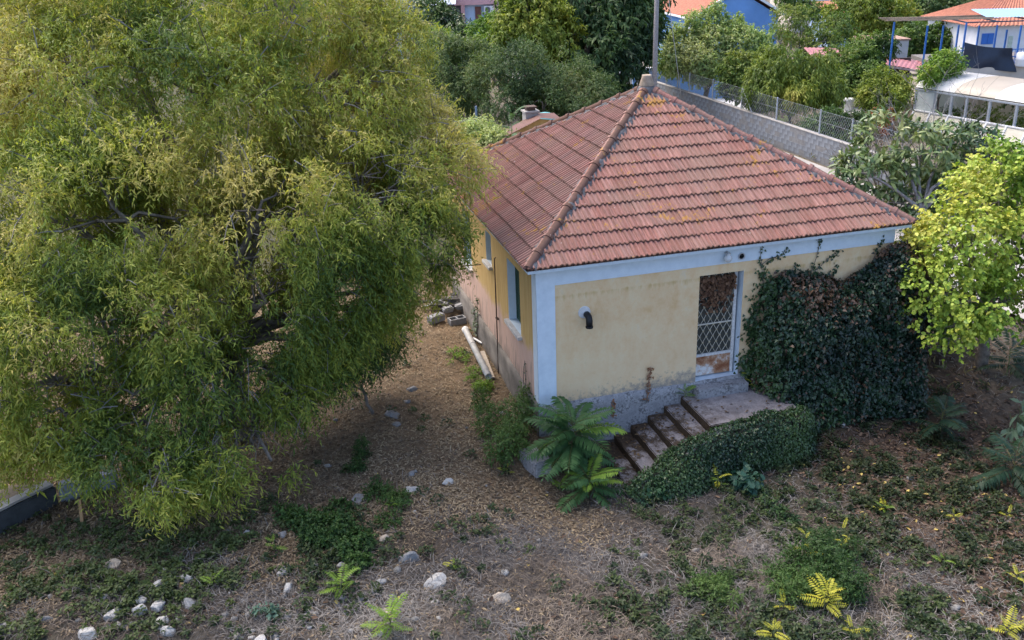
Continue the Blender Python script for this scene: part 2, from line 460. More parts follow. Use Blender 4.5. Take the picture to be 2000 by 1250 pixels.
# ================================================================== HOUSE
W_, D_, HE, HA, OV = 7.8, 8.108, 3.43, 5.722, .235
XR, YB = W_-2*OV, D_-2*OV          # wall footprint
def wall_mat(name, side):
    m, n, b = new_mat(name); v = coords(n)
    sx = n.nodes.new('ShaderNodeSeparateXYZ'); n.links.new(v, sx.inputs[0]); z = sx.outputs['Z']; x = sx.outputs['X']
    big = noise(n, 1.3, 5, .65, v); fine = noise(n, 9, 6, .7, v); drip = noise(n, 3.2, 5, .7, coords(n, 'Object', (2.2, 2.2, .35)))
    if side:
        base = ramp(n, drip, [(.3, (.44, .29, .11)), (.7, (.58, .41, .18))])
        pink = ramp(n, drip, [(.3, (.50, .33, .26)), (.7, (.62, .44, .36))])
        hz = mathn(n, 'ADD', z, mathn(n, 'MULTIPLY', big, 1.1))
        c = mixc(n, ramp(n, mathn(n, 'MULTIPLY', hz, .25), [(.49, (1, 1, 1)), (.55, (0, 0, 0))]), base, pink)
        grime = mathn(n, 'ADD', mathn(n, 'MULTIPLY', z, -.55), mathn(n, 'MULTIPLY', drip, 2.1))
        c = mixc(n, ramp(n, grime, [(.45, (0, 0, 0)), (.85, (.75, .75, .75))]), c, (.16, .14, .12))
    else:
        blot = mathn(n, 'ADD', mathn(n, 'MULTIPLY', noise(n, 2.4, 7, .72, coords(n, 'Object', (1.2, 1.2, .8))), .7), mathn(n, 'MULTIPLY', fine, .3))
        base = ramp(n, blot, [(.30, (.60, .38, .17)), (.46, (.70, .50, .29)), (.58, (.73, .575, .36)), (.70, (.67, .58, .46))])
        # ochre shows more near the top, washed pale lower down
        hz = mathn(n, 'ADD', mathn(n, 'MULTIPLY', z, .5), mathn(n, 'MULTIPLY', big, .9))
        c = mixc(n, ramp(n, hz, [(1.0, (.55, .55, .55)), (1.0, (.55, .55, .55))]) if False else
                 ramp(n, mathn(n, 'MULTIPLY', hz, .5), [(.42, (.5, .5, .5)), (.86, (0, 0, 0))]), base, (.73, .57, .37))
        c = mixc(n, ramp(n, fine, [(.55, (0, 0, 0)), (.75, (.5, .5, .5))]), c, (.58, .44, .24))
        st = mathn(n, 'MULTIPLY', ramp(n, mathn(n, 'MULTIPLY', z, .3), [(.70, (0, 0, 0)), (.83, (1, 1, 1)), (.86, (.2, .2, .2))]), drip)
        c = mixc(n, ramp(n, st, [(.42, (0, 0, 0)), (.62, (.8, .8, .8))]), c, (.50, .33, .12))
        # mould just above the plinth
        gr = mathn(n, 'ADD', mathn(n, 'MULTIPLY', z, -1.15), mathn(n, 'ADD', mathn(n, 'MULTIPLY', fine, 1.3), mathn(n, 'ADD', mathn(n, 'MULTIPLY', x, .09), .32)))
        c = mixc(n, ramp(n, gr, [(.16, (0, 0, 0)), (.48, (.85, .85, .85))]), c, (.20, .20, .20))
    n.links.new(c, b.inputs['Base Color']); b.inputs['Roughness'].default_value = .9; b.inputs['Specular IOR Level'].default_value = .15
    bump(n, b, noise(n, 60, 4, .6, v), .25, .006)
    return m
FRONT = wall_mat('ochre_plaster', False); SIDE = wall_mat('ochre_and_pink_plaster', True)
def white_mat():
    m, n, b = new_mat('pale_blue_limewash'); v = coords(n)
    f = noise(n, 5, 6, .7, v); s = noise(n, 40, 4, .7, v)
    c = ramp(n, f, [(.3, (.53, .62, .70)), (.6, (.62, .71, .79))])
    c = mixc(n, ramp(n, s, [(.60, (0, 0, 0)), (.72, (.35, .35, .35))]), c, (.36, .40, .46))
    n.links.new(c, b.inputs['Base Color']); b.inputs['Roughness'].default_value = .9; b.inputs['Specular IOR Level'].default_value = .15
    bump(n, b, noise(n, 55, 4, .6, v), .35, .006); return m
WHITE = white_mat()
def plinth_mat():
    m, n, b = new_mat('mouldy_plinth'); v = coords(n)
    f = noise(n, 4, 6, .7, v); s = noise(n, 22, 5, .75, v)
    c = ramp(n, f, [(.3, (.20, .20, .21)), (.55, (.33, .33, .34)), (.75, (.42, .41, .40))])
    c = mixc(n, ramp(n, mathn(n, 'ADD', mathn(n, 'MULTIPLY', s, .55), mathn(n, 'MULTIPLY', f, .45)), [(.49, (0, 0, 0)), (.58, (.85, .85, .85))]), c, (.08, .08, .085))
    n.links.new(c, b.inputs['Base Color']); b.inputs['Roughness'].default_value = .95; b.inputs['Specular IOR Level'].default_value = .1
    bump(n, b, s, .5, .012); return m
PLINTH = plinth_mat()
house = empty('house', (0, 0, 0), 0, 'square one storey house with red tiled hip roof, ochre walls and white corner bands', 'house')

def wall_open(o, ud, nd, u0, u1, z0, z1, ops, rev=.2):
    """a wall face in cells with real openings and reveals going inward"""
    o, ud, nd = np.array(o, float), np.array(ud, float), np.array(nd, float)
    us = sorted({u0, u1, *[a for q in ops for a in q[:2]]}); zs = sorted({z0, z1, *[a for q in ops for a in q[2:]]})
    m = MB(); P = lambda u, z, dpt=0: o+ud*u+np.array([0, 0, z])-nd*dpt
    for i in range(len(us)-1):
        for j in range(len(zs)-1):
            cu, cz = (us[i]+us[i+1])/2, (zs[j]+zs[j+1])/2
            if any(a < cu < b_ and c_ < cz < d_ for a, b_, c_, d_ in ops): continue
            m.poly([P(us[i], zs[j]), P(us[i+1], zs[j]), P(us[i+1], zs[j+1]), P(us[i], zs[j+1])])
    return m, P
dx0, dx1, dz0, dz1 = 3.19, 4.10, .62, 2.81
m, P = wall_open((0, 0, 0), (1, 0, 0), (0, -1, 0), .0, XR, .55, 3.36, [(dx0, dx1, dz0, dz1)])
m.build('front_wall', FRONT, house)
rv = MB()
for a, b_ in (((dx0, dz0), (dx0, dz1)), ((dx1, dz0), (dx1, dz1)), ((dx0, dz1), (dx1, dz1)), ((dx0, dz0), (dx1, dz0))):
    rv.poly([P(*a), P(*b_), P(*b_, .3), P(*a, .3)])
rv.build('door_reveal', WHITE, house)
wins = [(1.15, 2.06, 1.60, 2.92), (3.36, 3.84, 2.32, 3.0), (5.35, 6.2, 1.6, 2.92)]
m, PS = wall_open((0, 0, 0), (0, 1, 0), (-1, 0, 0), 0, YB, .55, 3.36, wins)
m.build('side_wall', SIDE, house)
MB().poly([(XR, 0, .5), (XR, YB, .5), (XR, YB, 3.36), (XR, 0, 3.36)]).build('east_wall', FRONT, house)
MB().poly([(0, YB, .5), (XR, YB, .5), (XR, YB, 3.36), (0, YB, 3.36)]).build('rear_wall', SIDE, house)
# inside is only a dark room behind the openings
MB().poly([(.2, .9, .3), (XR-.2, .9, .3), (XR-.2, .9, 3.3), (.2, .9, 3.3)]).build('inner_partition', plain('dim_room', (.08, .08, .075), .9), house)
# plinth: lumpy rendered base standing 3 cm proud
def rough_strip(a, b_, nd, z0, z1, out, amp, seed, nu=60, nz=9):
    a, b_, nd = np.array(a, float), np.array(b_, float), np.array(nd, float)
    U = np.linspace(0, 1, nu); Z = np.concatenate([np.linspace(z0, z1, nz), [z1+.004]])
    Pg = np.zeros((nu, nz+1, 3))
    for j, zz in enumerate(Z):
        Pg[:, j, :2] = a+(b_-a)*U[:, None]; Pg[:, j, 2] = zz
    d = out+(fbm(Pg*3.1, seed)-.5)*amp
    Pg[..., 2] += (fbm(Pg*2.3, seed+3)-.5)*amp*1.6*sstep(z0, z1, Pg[..., 2])
    Pg[..., :2] += nd*d[..., None]; Pg[:, -1, :2] -= nd*(d[:, -1, None]+.004)
    return MB().grid(Pg)
rough_strip((-.03, 0), (XR, 0), (0, -1), -.7, .62, .035, .035, 5).build('plinth', PLINTH, house, True)
rough_strip((0, YB), (0, -.03), (-1, 0), -.5, .66, .05, .05, 9).build('plinth', plain('brown_stained_plinth', (.17, .15, .13), .95, .5, 1.8, bmp=.6), house, True)
# white bands 12 mm proud of the plaster
MB().box(-.014, .34, -.014, -.0005, .625, 3.02).build('corner_band', WHITE, house)
MB().box(-.014, -.0005, -.0145, .27, .66, 3.33).build('corner_band', WHITE, house)
MB().box(-.016, XR+.002, -.016, -.0006, 3.0, 3.335).build('frieze', WHITE, house)
MB().box(-.21, XR+.21, -.21, YB+.21, 3.336, 3.41).build('eaves_slab', WHITE, house)

# ---- roof
ap = np.array([W_/2-OV, D_/2-OV, HA])
rc = [np.array(p, float) for p in ((-OV, -OV, HE), (W_-OV, -OV, HE), (W_-OV, D_-OV, HE), (-OV, D_-OV, HE))]
deck = MB(); dn = np.array([0, 0, -.03])
for i in range(4): deck.poly([rc[i]+dn, rc[(i+1) % 4]+dn, ap+dn])
deck.poly([c_+dn for c_ in rc])
roof = deck.build('roof', plain('roof_deck', (.10, .055, .045), .95), house)
def tile_mat(name, single):
    m, n, b = new_mat(name)
    oi = n.nodes.new('ShaderNodeObjectInfo')
    if single: rnd = oi.outputs['Random']
    else:
        a = N(n, 'ShaderNodeAttribute', attribute_name='col'); sp = n.nodes.new('ShaderNodeSeparateColor')
        n.links.new(a.outputs['Color'], sp.inputs[0]); rnd = sp.outputs[0]
    geo = n.nodes.new('ShaderNodeNewGeometry')
    va = n.nodes.new('ShaderNodeVectorMath'); va.operation = 'ADD'
    cb = n.nodes.new('ShaderNodeCombineXYZ'); n.links.new(mathn(n, 'MULTIPLY', rnd, 17.0), cb.inputs[0]); n.links.new(mathn(n, 'MULTIPLY', rnd, 31.0), cb.inputs[1])
    n.links.new(coords(n, 'Object', (26, 2.4, 8)), va.inputs[0]); n.links.new(cb.outputs[0], va.inputs[1])
    streak = noise(n, 1.0, 4, .6, va.outputs[0])
    c = ramp(n, rnd, [(0, (.26, .122, .099)), (.3, (.345, .165, .14)), (.55, (.305, .152, .13)), (.8, (.375, .20, .17)), (1, (.28, .162, .145))])
    c = mixc(n, ramp(n, streak, [(.38, (0, 0, 0)), (.66, (.70, .70, .70))]), c, (.145, .085, .072))
    c = mixc(n, ramp(n, streak, [(.22, (.55, .55, .55)), (.36, (0, 0, 0))]), c, (.60, .36, .29))
    big = noise(n, .9, 4, .6, geo.outputs['Position'])
    c = mixc(n, ramp(n, big, [(.42, (0, 0, 0)), (.66, (.65, .65, .65))]), c, (.24, .158, .128))
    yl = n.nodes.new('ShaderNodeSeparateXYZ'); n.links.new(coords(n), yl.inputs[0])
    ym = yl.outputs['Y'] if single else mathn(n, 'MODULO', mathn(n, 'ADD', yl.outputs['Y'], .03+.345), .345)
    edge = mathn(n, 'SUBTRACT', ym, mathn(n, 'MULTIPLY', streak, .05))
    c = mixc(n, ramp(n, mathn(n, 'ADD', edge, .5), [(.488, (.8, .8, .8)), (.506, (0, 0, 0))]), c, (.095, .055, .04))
    lich = mathn(n, 'MULTIPLY', noise(n, 1.25, 3, .5, geo.outputs['Position']), noise(n, 9, 4, .65, geo.outputs['Position']))
    c = mixc(n, ramp(n, lich, [(.335, (0, 0, 0)), (.39, (.85, .85, .85))]), c, (.38, .21, .05))
    bird = noise(n, 16, 2, .5, geo.outputs['Position'])
    c = mixc(n, ramp(n, bird, [(.755, (0, 0, 0)), (.78, (.8, .8, .8))]), c, (.6, .58, .55))
    n.links.new(c, b.inputs['Base Color']); b.inputs['Roughness'].default_value = .85; b.inputs['Specular IOR Level'].default_value = .2
    bump(n, b, streak, .25, .004)
    return m
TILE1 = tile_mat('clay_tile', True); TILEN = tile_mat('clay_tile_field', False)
TW, TE, TL = .2, .345, .40
prof = [(.002, .016), (.020, .042), (.046, .042), (.064, .010), (.096, .004), (.112, .038), (.132, .038), (.150, .006), (.180, .002), (.198, .016)]
def tile_mb():
    m = MB(); up = 0.026
    for k in range(len(prof)-1):
        (xa, ha), (xb, hb) = prof[k], prof[k+1]
        m.poly([(xa, 0, ha+up), (xb, 0, hb+up), (xb, TL, hb-.004), (xa, TL, ha-.004)])
        m.poly([(xa, 0, ha+up-.034), (xb, 0, hb+up-.034), (xb, 0, hb+up), (xa, 0, ha+up)])
    return m
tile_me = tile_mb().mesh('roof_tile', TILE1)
faces4 = [(rc[0], (1, 0, 0), (0, D_/2, HA-HE), W_), (rc[3], (0, -1, 0), (W_/2, 0, HA-HE), D_),
          (rc[1], (0, 1, 0), (-W_/2, 0, HA-HE), D_), (rc[2], (-1, 0, 0), (0, -D_/2, HA-HE), W_)]
budget = 300
for fi, (o, xd, ud, wd) in enumerate(faces4):
    X = Vector(xd); U = Vector(ud); S = U.length; U.normalize(); Z = X.cross(U)
    FM = Matrix((X, U, Z)).transposed().to_4x4(); FM.translation = Vector(o)
    rest = bmesh.new(); rnds = []
    ncol = int(round(wd/TW)); nrow = int(S/TE)+1
    for i in range(nrow):
        y0 = i*TE-.03
        for j in range(ncol):
            x0 = j*TW*(wd/(ncol*TW))
            # inside test of the exposed part against both hips
            def inside(x, y): return y <= S*2*x/wd+1e-6 and y <= S*2*(wd-x)/wd+1e-6
            cs = [inside(x, max(0, y)) for x in (x0, x0+TW) for y in (y0, y0+TL)]
            if not any(cs) and not inside(x0+TW/2, max(y0, 0)): continue
            jit = random.Random(i*997+j*31+fi)
            zj = jit.uniform(-.004, .006); rj = jit.uniform(-.012, .012)
            L0 = Matrix.Translation((x0, y0+jit.uniform(-.008, .008), zj)) @ Matrix.Rotation(rj, 4, 'Z')
            full = all(cs)
            if full and budget > 0:
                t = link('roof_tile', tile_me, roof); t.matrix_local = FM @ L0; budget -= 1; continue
            bm = bmesh.new(); bm.from_mesh(tile_me)
            if not full:
                bm.transform(L0)
                for (pt, nn_) in (((0, 0, 0), (-S*2/wd, 1, 0)), ((wd, 0, 0), (S*2/wd, 1, 0))):
                    bmesh.ops.bisect_plane(bm, geom=bm.verts[:]+bm.edges[:]+bm.faces[:], plane_co=pt, plane_no=Vector(nn_).normalized(), clear_outer=True)
                if not bm.faces: bm.free(); continue
                if budget > 0 and sum(f.calc_area() for f in bm.faces) > .02:
                    bm.transform(L0.inverted()); me = bpy.data.meshes.new('roof_tile'); bm.to_mesh(me); bm.free()
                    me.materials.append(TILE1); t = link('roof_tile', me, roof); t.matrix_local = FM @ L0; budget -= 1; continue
            else: bm.transform(L0)
            me = bpy.data.meshes.new('tmp'); bm.to_mesh(me); rnds += [jit.random()]*len(bm.faces); bm.free()
            rest.from_mesh(me); bpy.data.meshes.remove(me)
    if rnds:
        me = bpy.data.meshes.new('roof_tile_field'); rest.to_mesh(me)
        a = me.attributes.new('col', 'FLOAT_COLOR', 'FACE')
        arr = np.ones((len(rnds), 4), np.float32); arr[:, 0] = rnds; a.data.foreach_set('color', arr.ravel())
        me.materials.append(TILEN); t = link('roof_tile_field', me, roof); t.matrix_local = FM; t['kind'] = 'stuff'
    rest.free()
# hips: mortar bed and barrel ridge tiles with collars
MORTAR = plain('grey_mortar', (.12, .12, .125), .95, .45, 14, bmp=.6)
def ridge_mb():
    m = MB(); pr = [(-.01, .088), (.0, .093), (.37, .108), (.372, .128), (.45, .128), (.452, .112)]
    k = 9; Pg = np.zeros((len(pr), k, 3))
    for i, (x, r) in enumerate(pr):
        for j in range(k):
            t = PI*(j/(k-1))*1.0; Pg[i, j] = (x, math.cos(t)*r, math.sin(t)*r*.92)
    m.grid(Pg)
    for i, (x, r) in ((0, pr[0]), (5, pr[5])):
        m.poly([tuple(Pg[i, j]) for j in range(k)])
    return m
ridge_me = ridge_mb().mesh('ridge_tile', TILE1, False)
for ci_, c_ in enumerate(rc):
    a = Vector(c_); e = Vector(ap); d = (e-a); Lh = d.length; d.normalize()
    nrt = 13; y_ = Vector((0, 0, 1)).cross(d).normalized(); z_ = d.cross(y_)
    R_ = Matrix((d, y_, z_)).transposed().to_4x4()
    for k in range(nrt):
        t = link('ridge_tile', ridge_me, roof); M = R_ @ Matrix.Diagonal((1, .86, .9, 1))
        M = M @ Matrix.Rotation(random.uniform(-.03, .03), 4, 'Z') @ Matrix.Rotation(random.uniform(-.02, .03), 4, 'Y')
        M.translation = a+d*(.02+k*(Lh-.2)/nrt)+Vector((0, 0, .015+random.uniform(-.004, .008))); t.matrix_local = M
    nn_ = 90; Pg = np.zeros((nn_, 7, 3))
    for i in range(nn_):
        p = a+d*(Lh*(.01+.985*i/(nn_-1)))
        for j in range(7):
            ww = (j-3)/3; q = p+y_*ww*.150+z_*(.038+.045*(1-ww*ww)-.075*abs(ww)**1.0*.9); Pg[i, j] = q
    Pg += (np.stack([fbm(Pg*11, 40+s_+ci_) for s_ in range(3)], -1)-.5)*np.array([.07, .08, .09])
    MB().grid(Pg).build('mortar', MORTAR, roof, False)
MB().lathe([(.23, -.12), (.21, -.02), (.16, .05), (.15, .06)], 12, ap).build('mortar', MORTAR, roof, True)
MB().lathe([(.155, .05), (.16, .075), (.10, .25), (.105, .275), (.085, .28), (.06, .262), (.0, .26)], 16, ap).build('finial_cap', plain('old_terracotta', (.36, .29, .22), .9, .3, 10), roof, True)

# ---- door, grille
RUST = None
def rusty_paint():
    m, n, b = new_mat('rusty_white_paint'); v = coords(n)
    f = noise(n, 4.5, 6, .75, v); g = noise(n, 1.7, 3, .5, v)
    s = mathn(n, 'ADD', mathn(n, 'MULTIPLY', f, .6), mathn(n, 'MULTIPLY', g, .5))
    c = ramp(n, s, [(.46, (.66, .65, .63)), (.54, (.42, .24, .14)), (.62, (.24, .085, .035)), (.8, (.14, .05, .025))])
    n.links.new(c, b.inputs['Base Color']); b.inputs['Roughness'].default_value = .8; bump(n, b, f, .4, .004); return m
RUSTY = rusty_paint()
door = MB().box(dx0+.005, dx0+.055, .15, .20, dz0+.02, dz1-.005).box(dx1-.10, dx1-.04, .15, .20, dz0+.02, dz1-.005)\
    .box(dx0+.055, dx1-.10, .15, .20, dz1-.05, dz1-.005).box(dx0+.055, dx1-.10, .151, .199, 1.06, 1.11).build('door', plain('peeling_white_paint', (.62, .61, .60), .8, .3, 20), house)
MB().box(dx0+.055, dx1-.10, .165, .19, dz0+.03, 1.06).build('kick_panel', RUSTY, door)
g = MB(); gx0, gx1, gz0, gz1 = dx0+.055, dx1-.10, 1.11, dz1-.05
pw, ph = .142, .245
for sgn in (1, -1):
    for k in range(-16, 24):
        # line x = k*pw + sgn*(z-gz0)*pw/ph
        pts = []
        for zz in (gz0, gz1):
            pts.append((gx0+k*pw+sgn*(zz-gz0)*pw/ph, zz))
        (xa, za), (xb, zb) = pts
        t0, t1 = 0.0, 1.0; dxx = xb-xa
        for lim, s_ in ((gx0, 1), (gx1, -1)):
            fa = (xa-lim)*s_; fb = (xb-lim)*s_
            if fa < 0 and fb < 0: t0, t1 = 1, 0
            elif fa < 0: t0 = max(t0, fa/(fa-fb))
            elif fb < 0: t1 = min(t1, fa/(fa-fb))
        if t1-t0 < .02: continue
        yy = .158+.004*sgn
        g.beam((xa+dxx*t0, yy, za+(zb-za)*t0), (xa+dxx*t1, yy, za+(zb-za)*t1), .011, .006)
g.box(gx0, gx1, .150, .166, 1.73, 1.755)
g.build('grille', plain('grille_paint', (.60, .56, .48), .7, .3, 18), door)
rs = MB()
for i in range(0, 12):
    for j in range(0, 24):
        x = gx0+i*pw/2; z = gz0+j*ph/2
        if (i+j) % 2 or x < gx0+.02 or x > gx1-.02 or z > gz1-.02 or z < gz0+.03: continue
        for s_ in (1, -1): rs.beam((x-.02, .149, z-.014*s_), (x+.02, .149, z+.014*s_), .012, .006)
rs.build('rosettes', plain('rosette_brass', (.50, .42, .26), .6, .4, 22), door)
MB().box(dx0+.05, dx1-.095, .185, .20, 1.11, dz1-.05).build('glass', plain('dusty_dark_glass', (.05, .055, .05), .35, .4, 5, spec=.5), door)
# ---- side windows: sill, shutter, frame
GREEN = plain('dark_green_paint', (.02, .07, .045), .6, .3, 12)
for k, (y0, y1, z0, z1) in enumerate(wins):
    wn = MB()
    for a, b_ in (((y0, z0), (y0, z1)), ((y1, z0), (y1, z1)), ((y0, z1), (y1, z1)), ((y0, z0), (y1, z0))):
        wn.poly([PS(*a), PS(*b_), PS(*b_, .22), PS(*a, .22)])
    wo_ = wn.build('window', WHITE, house)
    MB().box(-.09, .2, y0-.07, y1+.07, z0-.075, z0-.004).build('sill', plain('worn_marble_sill', (.50, .49, .48), .8, .3, 7), wo_, bevel=.008)
    sh = MB()
    if k != 1:
        mid = (y0+y1)/2
        for (a, b_) in ((y0+.01, mid-.01), (mid+.01, y1-.01)):
            sh.box(.16, .20, a, a+.06, z0+.01, z1-.01).box(.16, .20, b_-.06, b_, z0+.01, z1-.01).box(.161, .199, a+.06, b_-.06, z1-.08, z1-.01).box(.161, .199, a+.06, b_-.06, z0+.01, z0+.08)
            zz = z0+.09
            while zz < z1-.1: sh.box(.165, .195, a+.06, b_-.06, zz, zz+.036); zz += .05
        sh.build('shutter', GREEN, wo_)
    else:
        sh.box(.12, .15, y0+.002, y1-.002, z0+.002, z0+.20).build('board', plain('dark_board', (.12, .08, .06), .9), wo_)
        MB().box(.16, .18, y0+.002, y1-.002, z0+.202, z1-.002).build('pane', plain('grey_pane', (.06, .07, .08), .3, .2, 4, spec=.5), wo_)
# ---- fittings on the front
blk = plain('black_plastic', (.012, .013, .016), .45, .3, 10)
el = [(0.94, -.005, 2.36)]+[(0.94, -.07-.09*math.sin(t), 2.27+.09*math.cos(t)) for t in np.linspace(0, PI/2, 7)]+[(.94, -.16, 2.17)]
MB().tube(el, .062, 14).lathe([(.07, 0), (.07, .03)], 14, (.94, -.16, 2.15)).build('vent_elbow', blk, house, True)
MB().lathe([(.12, 0), (.11, .012), (0, .013)], 20, (.90, -.001, 2.40), (0, -1, 0)).build('plaster_patch', plain('pale_patch', (.56, .57, .58), .9, .15, 8), house)
lamp = MB().lathe([(.0, -.078), (.04, -.068), (.067, -.04), (.078, 0), (.067, .04), (.045, .062), (.045, .07)], 18, (3.70, -.10, 3.13)).build('porch_lamp', plain('milk_glass', (.55, .57, .58), .25, .08, 4, spec=.5), house, True)
MB().box(3.66, 3.74, -.13, -.017, 3.20, 3.235).tube([(3.70, -.017, 3.24), (3.70, -.09, 3.25), (3.70, -.1, 3.2)], .012, 8).build('bracket', plain('grey_bracket', (.45, .46, .47), .6), lamp)
ring = MB(); rr_ = [(.058, .0), (.07, .0), (.07, .02), (.056, .022), (.054, -.12)]
ring.lathe([(r_, z_) for r_, z_ in rr_[1:]], 18, (4.02, -.017, 3.11), (0, -1, 0)).build('vent_ring', plain('grey_pipe_ring', (.42, .42, .43), .7), house, True)
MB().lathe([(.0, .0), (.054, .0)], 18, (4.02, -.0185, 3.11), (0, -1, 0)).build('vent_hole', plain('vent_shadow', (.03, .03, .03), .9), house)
# ---- iron rod and hook on the side wall
IRON = plain('rusty_iron', (.10, .065, .05), .85, .4, 20)
MB().tube([(-.05, 2.98, -.1), (-.045, 2.94, 1.3), (-.05, 2.90, 2.64), (-.02, 2.89, 2.66)], .014, 6).box(-.06, .0, 2.9, 3.0, 1.26, 1.29).build('iron_rod', IRON, house)
MB().tube([(0, 4.4, 2.02), (-.12, 4.5, 1.99), (-.35, 4.7, 1.93), (-.37, 4.72, 1.89), (-.34, 4.69, 1.86)], .012, 6).build('iron_hook', IRON, house)

# ================================================================== STAIRS
def step_mat():
    m, n, b = new_mat('mossy_concrete'); v = coords(n)
    g_ = n.nodes.new('ShaderNodeNewGeometry'); sx = n.nodes.new('ShaderNodeSeparateXYZ'); n.links.new(g_.outputs['True Normal'], sx.inputs[0])
    f = noise(n, 3.2, 6, .7, v); s = noise(n, 26, 5, .7, v)
    c = ramp(n, f, [(.3, (.16, .145, .145)), (.5, (.28, .25, .248)), (.72, (.40, .36, .345))])
    c = mixc(n, ramp(n, s, [(.52, (0, 0, 0)), (.68, (.6, .6, .6))]), c, (.12, .11, .105))
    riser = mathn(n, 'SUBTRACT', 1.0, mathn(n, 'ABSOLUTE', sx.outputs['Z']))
    x_ = n.nodes.new('ShaderNodeSeparateXYZ'); n.links.new(v, x_.inputs[0])
    wallw = ramp(n, mathn(n, 'ADD', mathn(n, 'ADD', x_.outputs['Y'], mathn(n, 'MULTIPLY', x_.outputs['X'], -.42)), f), [(-.35+.0, (0, 0, 0)), (.0, (.95, .95, .95))]) if False else \
        ramp(n, mathn(n, 'MULTIPLY', mathn(n, 'ADD', mathn(n, 'ADD', mathn(n, 'MULTIPLY', x_.outputs['Y'], 1.15), mathn(n, 'MULTIPLY', x_.outputs['X'], -.65)), mathn(n, 'ADD', f, -.2)), .5), [(.56, (0, 0, 0)), (.66, (.92, .92, .92))])
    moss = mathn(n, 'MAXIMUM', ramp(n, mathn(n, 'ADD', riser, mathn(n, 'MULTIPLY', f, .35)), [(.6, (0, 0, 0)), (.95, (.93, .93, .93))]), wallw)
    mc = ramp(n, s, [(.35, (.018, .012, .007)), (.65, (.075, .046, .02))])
    patch = ramp(n, mathn(n, 'ADD', mathn(n, 'MULTIPLY', noise(n, 2.6, 5, .65, v), .7), mathn(n, 'MULTIPLY', s, .3)), [(.46, (0, 0, 0)), (.54, (.88, .88, .88))])
    moss = mathn(n, 'MAXIMUM', moss, mathn(n, 'MULTIPLY', patch, ramp(n, mathn(n, 'ADD', mathn(n, 'MULTIPLY', x_.outputs['X'], -.5), .4), [(0, (.15, .15, .15)), (.6, (1, 1, 1))])))
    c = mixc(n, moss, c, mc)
    n.links.new(c, b.inputs['Base Color']); b.inputs['Roughness'].default_value = .95; b.inputs['Specular IOR Level'].default_value = .1
    bump(n, b, s, .5, .012); return m
STEP = step_mat()
stairs = empty('staircase', (2.85, -.65, -.4), 0, 'worn concrete stairs and landing below the grille door, mossy on the risers', 'stairs')
so_ = np.array([2.85, -.65, -.4])
def slab(m, name, parent, mat, off, amp=.012, cuts=5, bev=.015, seed=0):
    """bevelled, slightly uneven block; coordinates relative to the thing"""
    bm = bmesh.new(); me = m.mesh('t'); bm.from_mesh(me)
    bmesh.ops.bevel(bm, geom=[e for e in bm.edges], offset=bev, segments=2, affect='EDGES')
    bmesh.ops.subdivide_edges(bm, edges=[e for e in bm.edges if e.calc_length() > .2], cuts=cuts, use_grid_fill=True)
    co = np.array([v_.co[:] for v_ in bm.verts]); d = (np.stack([fbm(co*6, seed+k) for k in range(3)], -1)-.5)*amp*2
    for v_, dd in zip(bm.verts, d): v_.co += Vector(dd); v_.co -= Vector(off)
    bm.to_mesh(me); bm.free(); me.materials.append(mat); me.name = name
    me.polygons.foreach_set('use_smooth', [False]*len(me.polygons))
    return link(name, me, parent)
slab(MB().box(2.87, 4.74, -1.32, -.045, -.6, .38), 'landing', stairs, STEP, so_, seed=1)
for k in range(1, 7):
    slab(MB().box(2.86-.345*k, 2.86-.345*(k-1)+.0, -1.40-.04*k, -.045, -.75, .38-.152*k), 'step', stairs, STEP, so_, .016, seed=10+k)
slab(MB().box(3.12, 4.2, -.30, -.05, .36, .575), 'threshold', stairs, PLINTH, so_, seed=3)
PW = [(4.78, -1.44, .42), (3.9, -1.5, .42), (2.9, -1.56, .40), (2.0, -1.68, .06), (1.2, -1.8, -.24)]
pm = MB()
for k in range(len(PW)-1):
    a, b_ = np.array(PW[k]), np.array(PW[k+1]); w2 = np.array([0, .10, 0])
    pm.poly([a-w2, b_-w2, b_+w2, a+w2])
    for s_ in (-1, 1): pm.poly([a+w2*s_, b_+w2*s_, (*(b_+w2*s_)[:2], -.8), (*(a+w2*s_)[:2], -.8)])
pw_ = pm.build('parapet', PLINTH, stairs); pw_.location = tuple(-so_)

